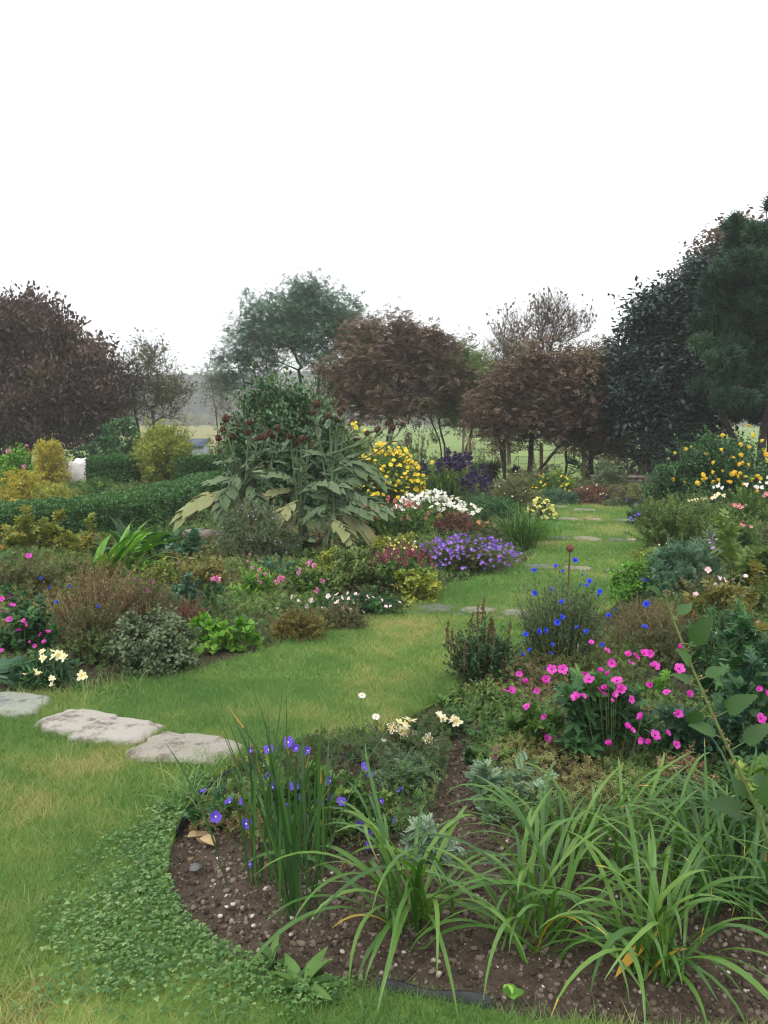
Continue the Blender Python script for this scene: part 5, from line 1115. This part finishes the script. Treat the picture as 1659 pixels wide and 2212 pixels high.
PL('snapdragon', 'loose plant with pale pink lipped flowers at the right', 'plant', 1590, 1490, 1300, 100, WILLOW, .045, 'green_dark', cover=6, flowers=Z([(1280, 905), (1325, 920), (1200, 1290), (1225, 1300), (1265, 1330), (1330, 1335), (1170, 1255), (1560, 1345), (1485, 890)], 1194.5, 995.4, .28), fkey='palepink', fsize=.018)
PL('seed_grass', 'leaning straw-brown wiry stems behind the cornflowers', 'plant', 1400, 1440, 1290, 105, THIN, .03, 'brown_dry', 'stem_brown', cover=.8, ns=560, lean=(.3, 0), upright=.2, stem_r=.0016, t0=.6, rise=.5, vb=(.0, .6))
PL('tangle', 'olive-brown tangle of spent stems between cornflowers and bronzed bush', 'plant', 1460, 1465, 1310, 115, THIN, .034, 'brown_green', 'stem_brown', cover=2.2, ns=420, stem_r=.0015)
PL('tangle', 'fine pinkish-brown spent cranesbill stems above the magenta flowers', 'plant', 1290, 1520, 1400, 155, THIN, .026, 'olive_leaf', 'stem_red', cover=2.6, stem_r=.0013, ns=420)
CF = Z([(1080, 790), (1235, 760), (1290, 797), (1375, 718), (1428, 822), (1090, 955), (1205, 925), (1410, 895), (1480, 872), (1460, 900), (1555, 945), (1545, 972), (1278, 1015), (1278, 1130), (1252, 1165), (1112, 1230), (1160, 1222), (1020, 1250), (1200, 1390), (1210, 1325), (1052, 1368), (992, 1400), (1155, 1498), (1392, 1200), (1460, 1228), (1620, 1115), (1570, 1325)], 829.5, 995.4, .3)+Z([(705, 925), (722, 1107), (487, 1152), (705, 1285)], 1194.5, 995.4, .28)
PL('cornflower', 'tall wiry grey-green cornflower clump with vivid blue heads around the rusty finial', 'plant', 1228, 1482, 1245, 100, THIN, .042, 'green_grey', cover=3.2, ns=420, upright=.75, stem_r=.0018, vb=(0, .55), flat=.7, flowers=CF, fkey='corn', fsize=.021, rise=.6, base_r=.5)
PL('veronica', 'dark green plant with upright brown seed spikes at the lawn edge', 'plant', 1055, 1505, 1335, 88, OVAL, .032, 'green_dark', 'stem_red', cover=6, upright=.8, flowers=Z([(448, 1275), (520, 1330), (575, 1370), (612, 1200), (675, 1210), (705, 1110), (730, 1260), (792, 1230), (790, 1290), (900, 1230), (480, 1350), (580, 1420)], 829.5, 1010.4, .3), fkey='brownspike', fsize=.17, fname='seed_spike', fstem=True)
# rusty finial
g = gp(1222, 1395); root = thing('garden_finial', 'rusty iron ball on a thin rod rising out of the cornflowers', 'garden stake', tuple(g)); w = at(1231, 1184, g[1])-g
solidmat('rust', col('5c3c30'), col('7a5040'), 30, .9, .5, .003, col('8a5c44'))
v, t = sphere(8.6/F*g[1], 20, 14); mb = MB(); mb.add(v, t); b = mb.build('ball', B_['rust'], root, True, tuple(w))
mb = MB(); tubes(mb, np.array([[[0, 0, -.05], w*.5, w-np.array([0, 0, .01])]]), np.full((1, 3), .006), 8); mb.build('rod', B_['rust'], root, True)

# ---- big magenta cranesbill bed ----
M6 = Z([(455, 25), (280, 147), (425, 110), (360, 85), (405, 215), (400, 260), (470, 265), (785, 45), (755, 195), (975, 65), (600, 25), (180, 285), (235, 275), (880, 250), (1035, 260), (690, 440), (600, 300), (610, 545), (570, 520), (785, 578), (885, 560), (700, 625), (740, 640), (950, 650), (435, 650), (965, 415), (1290, 80), (530, 225), (490, 210), (495, 160), (450, 315), (355, 230)], 1194.5, 1426.7, .28)
M2 = Z([(295, 1405), (415, 1465), (580, 1500), (635, 1515), (700, 1490), (740, 1488), (965, 1435), (75, 1610), (245, 1650)], 1194.5, 995.4, .28)
M5 = Z([(925, 105), (1115, 170), (1130, 145), (1175, 70), (1260, 70), (970, 175), (1060, 235), (820, 240), (860, 235), (985, 358), (1120, 435), (1100, 550), (1140, 605), (1195, 595), (740, 700), (720, 760), (1465, 145)], 862.7, 1426.7, .28)
PL('geranium', 'large magenta cranesbill with dark lobed leaves filling the right middle', 'plant', 1345, 1690, 1450, 185, PALM5, .125, 'green_dark', cover=5, depth=.55, flowers=M6+M2, fkey='mag', fsize=.024, upl=1., stem_r=.002, along=.2)
PL('geranium', 'left part of the magenta cranesbill bed with paler lobed leaves', 'plant', 1170, 1650, 1490, 95, PALM5, .1, 'green_mid', cover=4, depth=.6, flowers=M5, fkey='mag', fsize=.0235, upl=1., vb=(0, .75))
PL('geranium', 'right part of the magenta cranesbill bed reaching the picture edge', 'plant', 1570, 1700, 1425, 125, PALM5, .12, 'green_blue', cover=5, depth=.55, flowers=Z([(1380, 325), (1600, 450), (1640, 255), (1585, 225), (1440, 1150), (1650, 530)], 1194.5, 1426.7, .28), fkey='mag', fsize=.023, upl=1., vb=(0, .6))
PL('geranium', 'fresh green young cranesbill shoots between the magenta flowers', 'plant', 1420, 1560, 1455, 90, PALM5, .07, 'green_bright', cover=1.6, upl=1., vb=(0, .6))
PL('dark_foliage', 'dark leafy plants at the right edge above the magenta cranesbill', 'plant', 1630, 1580, 1345, 90, PALM5, .1, 'green_dark', cover=5)
PL('withered_leaves', 'crumpled brown dead leaf clump among the magenta cranesbill', 'plant', 1312, 1652, 1612, 28, BIG, .05, 'brown_dry', 'stem_brown', cover=4)
PL('withered_leaves', 'pale spent seed stalks below the magenta cranesbill', 'plant', 1500, 1760, 1610, 80, THIN, .03, 'brown_dry', 'stem_brown', cover=2.4, ns=70)
PL('undergrowth', 'dark green low foliage under the right part of the cranesbill', 'plant', 1500, 1790, 1680, 110, FERNY, .06, 'green_dark', cover=5)
PL('undergrowth', 'green-brown foliage at the right edge behind the daylilies', 'plant', 1650, 1790, 1640, 80, OVAL, .05, 'green_dark', cover=5, flowers=[(1628, 1770), (1640, 1780), (1635, 1755), (1655, 1745), (1622, 1790)], fkey='pinkball', fsize=.012)
PL('feverfew', 'silvery ferny foliage mound in the middle of the near bed', 'plant', 1095, 1790, 1665, 92, FERNY, .062, 'silver_fern', cover=6, vb=(0, .8))
PL('feverfew', 'small silvery ferny clump beside the bare soil strip', 'plant', 925, 1885, 1770, 58, FERNY, .055, 'silver_fern', cover=5)
PL('feverfew', 'silvery-green ferny mound right of the purple cranesbill', 'plant', 860, 1735, 1625, 72, FERNY, .055, 'silver_fern', cover=6, vb=(0, .75))
PL('feverfew', 'small ferny tuft behind the cream flowers', 'plant', 780, 1670, 1615, 50, FERNY, .045, 'green_blue', cover=5)
PL('feverfew', 'tiny-leaved green plant on the right rim of the bare soil strip', 'plant', 1045, 1660, 1565, 45, OVAL, .028, 'green_dark', cover=6)
PL('bedding', 'low leafy weeds between the veronica and the magenta cranesbill', 'plant', 1085, 1570, 1470, 85, OVAL, .035, 'olive_leaf', cover=5)
PL('bedding', 'green leafy growth behind the right cream flowers', 'plant', 990, 1555, 1490, 60, OVAL, .032, 'green_mid', cover=5)
PL('alstroemeria', 'bunch of large cream flowers near the bare soil strip', 'plant', 880, 1655, 1560, 50, WILLOW, .075, 'green_dark', cover=6, flowers=[(862, 1562), (848, 1575), (870, 1580), (885, 1560), (893, 1585), (875, 1568), (927, 1597), (920, 1652)], fkey='cream', fsize=.0335, depth=.5)
PL('alstroemeria', 'smaller pair of cream flowers to the right of the large cream bunch', 'plant', 962, 1608, 1545, 42, WILLOW, .07, 'green_dark', cover=6, flowers=[(948, 1545), (956, 1552), (980, 1555), (988, 1560)], fkey='cream', fsize=.028, depth=.5)
PL('alstroemeria', 'low leafy rosette with one lemon bud on the soil strip', 'plant', 925, 1672, 1640, 26, WILLOW, .08, 'green_blue', cover=5, upl=.8)
def single(name, label, cat, px, py, fx, fy, key, size, leaf='green_dark'):
    g = gp(px, py); root = thing(name, label, cat, tuple(g)); w = at(fx, fy, g[1])-g
    mb = MB(); t = np.linspace(0, 1, 6); P = w*t[:, None]+np.array([.012, 0, 0])*np.sin(t*5)[:, None]; P[-1] = w; tubes(mb, P[None], np.full((1, 6), .0016), 4); n = 7; 
    mb.build('stem', B_['stem_green'], root); mb = MB(); scatter(mb, FERNY, P[rng.integers(0, 3, n)], rdir(n, .3), rdir(n, 2), rng.uniform(.02, .045, n), rng.random(n)); mb.build('foliage', B_[leaf], root)
    put_flower(root, key, w, size, (.1, -.5, 1)); return root
single('daisy', 'highest white daisy with yellow eye, against the lawn', 'daisy', 778, 1598, 782, 1502, 'daisy', .02)
single('daisy', 'white daisy with yellow eye, just above left of the cream bunch', 'daisy', 806, 1612, 812, 1548, 'daisy', .021)
single('daisy', 'half-closed yellowish daisy among the silvery ferns', 'daisy', 828, 1655, 830, 1598, 'daisy', .014)
single('thistle_stem', 'thin bare grey-green stalk standing left of the highest daisy', 'stalk', 768, 1600, 755, 1530, 'seed', .01)
strap_plant('grass_tuft', 'long uncut grass leaning out of the edge beside the purple flowers', 'grass clump', 405, 1745, 60, (.1, .24), (.003, .006), 'lawn_grass', th=(25, 85), dr=(20, 90), rad=.05)
strap_plant('grass_tuft', 'short yellowish grass tuft between stones and the planting bed', 'grass clump', 440, 1660, 200, (.05, .1), (.003, .004), 'lawn_grass', th=(40, 88), dr=(20, 60), rad=.09)
# purple cranesbill under the irises
P4 = Z([(448, 505), (570, 500), (700, 450), (715, 470), (755, 490), (822, 525), (835, 505), (1245, 665), (1215, 615), (1455, 780), (130, 788), (310, 855), (403, 845), (212, 952), (418, 1000), (745, 750), (790, 820), (685, 890), (820, 965), (990, 710), (1060, 850), (1180, 1005), (1195, 1070), (1268, 1058), (1240, 1145), (1325, 1080), (1425, 975), (1325, 845), (575, 670), (595, 755), (440, 1272), (905, 850), (995, 835)], 398, 1460, .32)
PL('geranium', 'violet-blue cranesbill sprawling round the sword-leaved clump', 'plant', 640, 1830, 1655, 150, PALM5S, .05, 'green_mid', 'stem_red', cover=7, depth=.5, flowers=[p for p in P4 if p[0] < 740], fkey='pur', fsize=.0215, irregular=.4)
PL('geranium', 'right half of the violet-blue cranesbill with reddish stems', 'plant', 790, 1815, 1680, 85, PALM5S, .042, 'green_mid', 'stem_red', cover=6, depth=.5, flowers=[p for p in P4 if p[0] >= 740], fkey='pur', fsize=.02, irregular=.4)
PL('geranium', 'low green cranesbill leaves over the black edging by the clover', 'plant', 455, 1795, 1700, 55, PALM5S, .05, 'green_dark', cover=4, depth=.5)
PL('geranium', 'reddish and green cranesbill leaves at the tip of the tan-grey rock', 'plant', 545, 1690, 1625, 62, PALM5S, .042, 'olive_brown', 'stem_red', cover=4, depth=.5)
# fallen leaves and slate
def flat_bit(name, label, cat, px, py, size, mat, tpl=BIG, curl=.4, n=1):
    g = gp(px, py); mb = MB(); scatter(mb, tpl, rng.normal(0, size*.25*(n > 1), (n, 3))*np.array([1, 1, 0]), rdir(n)*np.array([1, 1, .15]), rdir(n, 2.5), np.full(n, size), rng.uniform(0, 1, n))
    o = mb.build(name, B_[mat]); sol = o.modifiers.new('thick', 'SOLIDIFY'); sol.thickness = .0015; o.location = (g[0], g[1], .022); tag(o, label, cat)
flat_bit('fallen_leaf', 'pale pinkish-brown dead leaf standing at the foot of the purple flowers', 'leaf', 425, 1820, .075, 'brown_dry', n=3)
flat_bit('fallen_leaf', 'small curled tan leaf on the soil left of the slate chip', 'leaf', 408, 1872, .04, 'brown_dry')
flat_bit('fallen_leaf', 'reddish-brown dead leaf in the shade under the purple flowers', 'leaf', 470, 1795, .06, 'red_brown', n=2)
flat_bit('slate_chip', 'thin dark slate chip lying on the brown soil', 'stone', 424, 1893, .045, 'slate_stone', ROUND)
for i, (x, y, s) in enumerate([(322, 460), (605, 510), (430, 600), (395, 615), (480, 605), (535, 650), (745, 675), (620, 775), (540, 712), (740, 762), (680, 720), (1020, 850), (1540, 970), (1230, 975), (1620, 1065), (1510, 900), (1630, 845), (400, 385), (360, 660), (570, 845), (860, 1130)] and [(a, b, .006+.0035*rng.random()) for a, b in [(322, 460), (605, 510), (430, 600), (395, 615), (480, 605), (535, 650), (745, 675), (620, 775), (540, 712), (740, 762), (1020, 850), (1540, 970), (1230, 975), (1620, 1065), (1510, 900), (400, 385), (360, 660), (570, 845)]]):
    px, py = (500+x*.603)*.6636, (2600+y*.603)*.6636; g = gp(px, py); v, t = sphere(1, 6, 4, .2)
    o = MB().add(v*np.array([s*1.2, s, s*.75]), t, rng.random()).build('pebble', B_['grit']); o.location = (g[0], g[1], .012+relief(g[0], g[1])); o.rotation_euler = (0, 0, rng.random()*6)
    tag(o, 'pale angular pebble lying on the brown soil of the near bed', 'pebble', 'larger pale pebbles on the soil')

# ---- strap-leaved plants in the foreground ----
strap_plant('iris', 'front clump of stiff upright sword leaves rising out of the soil', 'iris', 641, 1985, 30, (.4, .78), (.008, .013), 'iris_leaf', th=(66, 96), dr=(4, 45), rad=.04, fold=.15)
strap_plant('iris', 'rear left clump of stiff upright sword leaves', 'iris', 575, 1915, 22, (.36, .7), (.008, .012), 'iris_leaf', th=(66, 96), dr=(4, 45), rad=.04, fold=.15)
strap_plant('iris', 'third narrow clump of sword leaves behind the front clump', 'iris', 690, 1880, 16, (.35, .66), (.008, .013), 'iris_leaf', th=(60, 95), dr=(8, 60), rad=.04, fold=.15)
dl = dict(k=14, th=(42, 86), tipf=.1)
strap_plant('daylily', 'large arching daylily clump standing on open soil in the middle foreground', 'daylily', 885, 2005, 52, (.4, .68), (.011, .017), 'daylily_leaf', dr=(75, 165), rad=.05, old=1, **dl)
strap_plant('daylily', 'daylily clump with yellow-tipped leaves right of the middle clump', 'daylily', 1165, 2035, 54, (.38, .66), (.011, .017), 'daylily_leaf', dr=(70, 160), rad=.055, old=1, **dl)
strap_plant('daylily', 'bushy daylily clump behind the yellow-tipped one, tallest leaves against the magenta flowers', 'daylily', 1250, 1890, 50, (.36, .62), (.01, .016), 'daylily_leaf', dr=(70, 150), rad=.07, **dl)
strap_plant('daylily', 'daylily clump at the bottom with one orange withered leaf', 'daylily', 1420, 2110, 50, (.36, .62), (.011, .018), 'daylily_leaf', dr=(70, 165), rad=.05, old=1, **dl)
strap_plant('daylily', 'dense daylily clump in the right middle of the near bed', 'daylily', 1440, 1935, 50, (.34, .58), (.01, .016), 'daylily_leaf', dr=(70, 150), rad=.08, **dl)
strap_plant('daylily', 'dark green daylily clump at the right edge of the picture', 'daylily', 1610, 1975, 95, (.36, .6), (.009, .014), 'daylily_dark', dr=(60, 150), rad=.09, old=1, **dl)
strap_plant('daylily', 'dark daylily clump behind the right edge clump', 'daylily', 1600, 1850, 70, (.34, .55), (.008, .013), 'daylily_dark', dr=(60, 140), rad=.09, **dl)
g = gp(1345, 2130)
mb = MB(); ribbons(mb, np.array([[.13, .1, .1]]), np.array([R(215)]), np.array([.2]), np.array([.03]), np.array([R(-12)]), np.array([R(20)]), 10, .9, None, 1.2, .3)
o = mb.build('withered_leaf', leafmat('orange_leaf', [col('c87830'), col('d8923a'), col('e0a848'), col('e8b850')], .5, .3)); o.location = tuple(g); tag(o, 'broad orange-yellow dying leaf hanging onto the soil at the bottom', 'leaf')
for (px, py, n, s, mat, lab) in ((655, 2150, 20, (.07, .13), 'green_mid', 'plantain rosette with broad ribbed leaves at the clover edge'), (590, 2090, 10, (.05, .09), 'green_mid', 'small weed rosette at the rim of the clover')):
    g = gp(px, py); root = thing('plantain', lab, 'weed', tuple(g)); mb = MB(); D = norm(np.c_[rdir(n)[:, :2], rng.uniform(.2, 1.1, n)])
    tp = leaf_tpl([.03, .06, .13, .16, .13, .08, .01], .3, .45); scatter(mb, tp, np.tile([0, 0, .015], (n, 1)), D, rdir(n, 3), rng.uniform(*s, n), rng.random(n)*.7); mb.build('foliage', B_[mat], root)
g = gp(1105, 2172); root = thing('seedling', 'small pale green seedling at the bottom edge of the bed', 'weed', tuple(g)); mb = MB(); D = norm(np.c_[rdir(6)[:, :2], np.full(6, .5)])
scatter(mb, leaf_tpl([.1, .35, .42, .3, .05], .2, .2), np.tile([0, 0, .03], (6, 1)), D, rdir(6, 3), np.full(6, .035), rng.random(6)); mb.build('foliage', B_['green_bright'], root)

PL('side_shrub', 'soft dark green leafy shrub filling the right edge behind the leaning stem', 'shrub', 1640, 1700, 1400, 75, HOLLY, .07, 'green_dark', cover=6, upl=.6, ball=.5)
PL('side_shrub', 'mid-green leafy shrub at the right edge above the dark daylily clumps', 'shrub', 1650, 1840, 1600, 60, HOLLY, .065, 'green_mid', cover=5, upl=.6, ball=.5)
# ---- mallow leaning in from the right ----
g = np.array([1.27, 2.5, 0]); Yc = 2.5
root = thing('mallow', 'tall leaning leafy stem with big toothed leaves at the right, nearest the camera', 'plant', tuple(g))
pts = [g]+[at(px, py, Yc) for px, py in ((1665, 1830), (1640, 1760), (1605, 1680), (1560, 1590), (1520, 1500), (1488, 1427), (1455, 1340), (1432, 1275))]
pts = np.array(pts)-g; tt = np.linspace(0, len(pts)-1, 26); PP = np.stack([np.interp(tt, range(len(pts)), pts[:, k]) for k in range(3)], -1)
mb = MB(); tubes(mb, PP[None], np.linspace(.0075, .003, 26)[None], 7, .5)
LT = leaf_tpl([.08, .24, .21, .31, .26, .33, .27, .3, .23, .25, .17, .18, .1, .09, .01], .28, .3)
for (ax, ay, bx, by, s) in ((1625, 1760, 1530, 1735, 1), (1600, 1680, 1690, 1700, 1), (1575, 1600, 1475, 1560, 1), (1580, 1620, 1680, 1560, .9), (1545, 1550, 1640, 1500, 1), (1530, 1520, 1480, 1580, .9), (1505, 1470, 1580, 1440, 1), (1500, 1450, 1465, 1400, .9), (1480, 1410, 1545, 1330, 1), (1470, 1390, 1535, 1395, 1), (1450, 1340, 1505, 1300, .9), (1440, 1290, 1395, 1268, .7), (1445, 1300, 1455, 1250, .7), (1520, 1490, 1440, 1450, .8), (1640, 1780, 1700, 1650, 1), (1630, 1740, 1580, 1680, .8), (1490, 1420, 1530, 1370, .8)):
    a = at(ax, ay, Yc)-g; b = at(bx, by, Yc+rng.uniform(-.12, .06))-g; L = np.linalg.norm(b-a); mid = a+(b-a)*.3
    tubes(mb, np.array([[a, mid]]), np.array([[.0028, .002]]), 4, .5)
    lm = MB(); scatter(lm, LT, mid[None], (b-mid)[None]+np.array([[0, 0, .02]]), np.array([[rng.normal(0, .3), -.8, .9]]), np.array([L*.56]), np.array([.2+.5*rng.random()])); lm.build('leaf', leafmat('mallow_leaf', [col('2c4422'), col('38562a'), col('466834'), col('5a7840')], .55, .2) if 'mallow_leaf' not in B_ else B_['mallow_leaf'], root)
mb.build('stem', B_['stem_green'], root)
n = 34; j = rng.integers(6, 26, n)
for q in j: put_flower(root, 'seed', PP[q]+rng.normal(0, .008, 3), .0085*rng.uniform(.7, 1.3), rdir(1)[0], 'seed_pod')
# ================= low undergrowth that closes the borders =================
def under(name, label, side, mat, leaf, dens, hmax, lo, cat='undergrowth'):
    BARE = [[tuple(gp(*p)[:2]) for p in q] for q in (
        [(300, 1800), (460, 1810), (560, 1850), (700, 1860), (880, 1850), (930, 1790), (968, 1730), (970, 1600), (1010, 1600), (1020, 1700), (1040, 1800), (1180, 1880), (1350, 1860), (1500, 1890), (1900, 1880), (2400, 3000), (-200, 3000)],
        [(395, 1455), (425, 1412), (560, 1405), (480, 1450)])]
    Xs = []; Ys = []
    for (y0, y1, n) in ((2.6, 4.4, dens*2.2), (4.4, 7, dens*1.3), (7, 11, dens), (11, 20.5, dens*.8)):
        n = int(n); x = rng.uniform(-9, 9, n); y = rng.uniform(y0, y1, n); k = (np.abs(x) < y*.62+.5) & ~pip(x, y, LAWN) & (edge_dist(x, y, LAWN) > .04)
        k &= (x < (y-9)*.09+.55) if side < 0 else (x >= (y-9)*.09+.55)
        for b in BARE: k &= ~pip(x, y, b)
        Xs.append(x[k]); Ys.append(y[k])
    x = np.concatenate(Xs); y = np.concatenate(Ys); n = len(x)
    sz = lo*np.clip(y/6, .8, 2.0)*rng.uniform(.6, 1.3, n)
    hh = hmax*np.clip(edge_dist(x, y, LAWN)/.35, .15, 1)*(.3+1.1*fbm(x*1.7, y*1.7, 3, 5))
    z = hh*rng.random(n)**.6+.008
    pt = fbm(x*1.1, y*1.1, 3, 44); mb = MB()
    scatter(mb, leaf, np.stack([x, y, z], -1), rdir(n, .5), rdir(n, 1.2), sz, np.clip((pt-.5)*2.2+.36+rng.normal(0, .18, n), 0, 1))
    o = mb.build(name, B_[mat]); tag(o, label, cat, kind='stuff')
leafmat('under_leaf', [col('505236'), col('4a6636'), col('567a3e'), col('6c8a4a'), col('8c9454'), col('7a6a48')], .6, .2, .3, 2.5, .35)
under('undergrowth', 'low mixed green and brownish foliage closing the left border', -1, 'under_leaf', SPRIG, 90000, .2, .036)
under('undergrowth', 'low mixed green and brownish foliage closing the right border', 1, 'under_leaf', SPRIG, 90000, .18, .036)
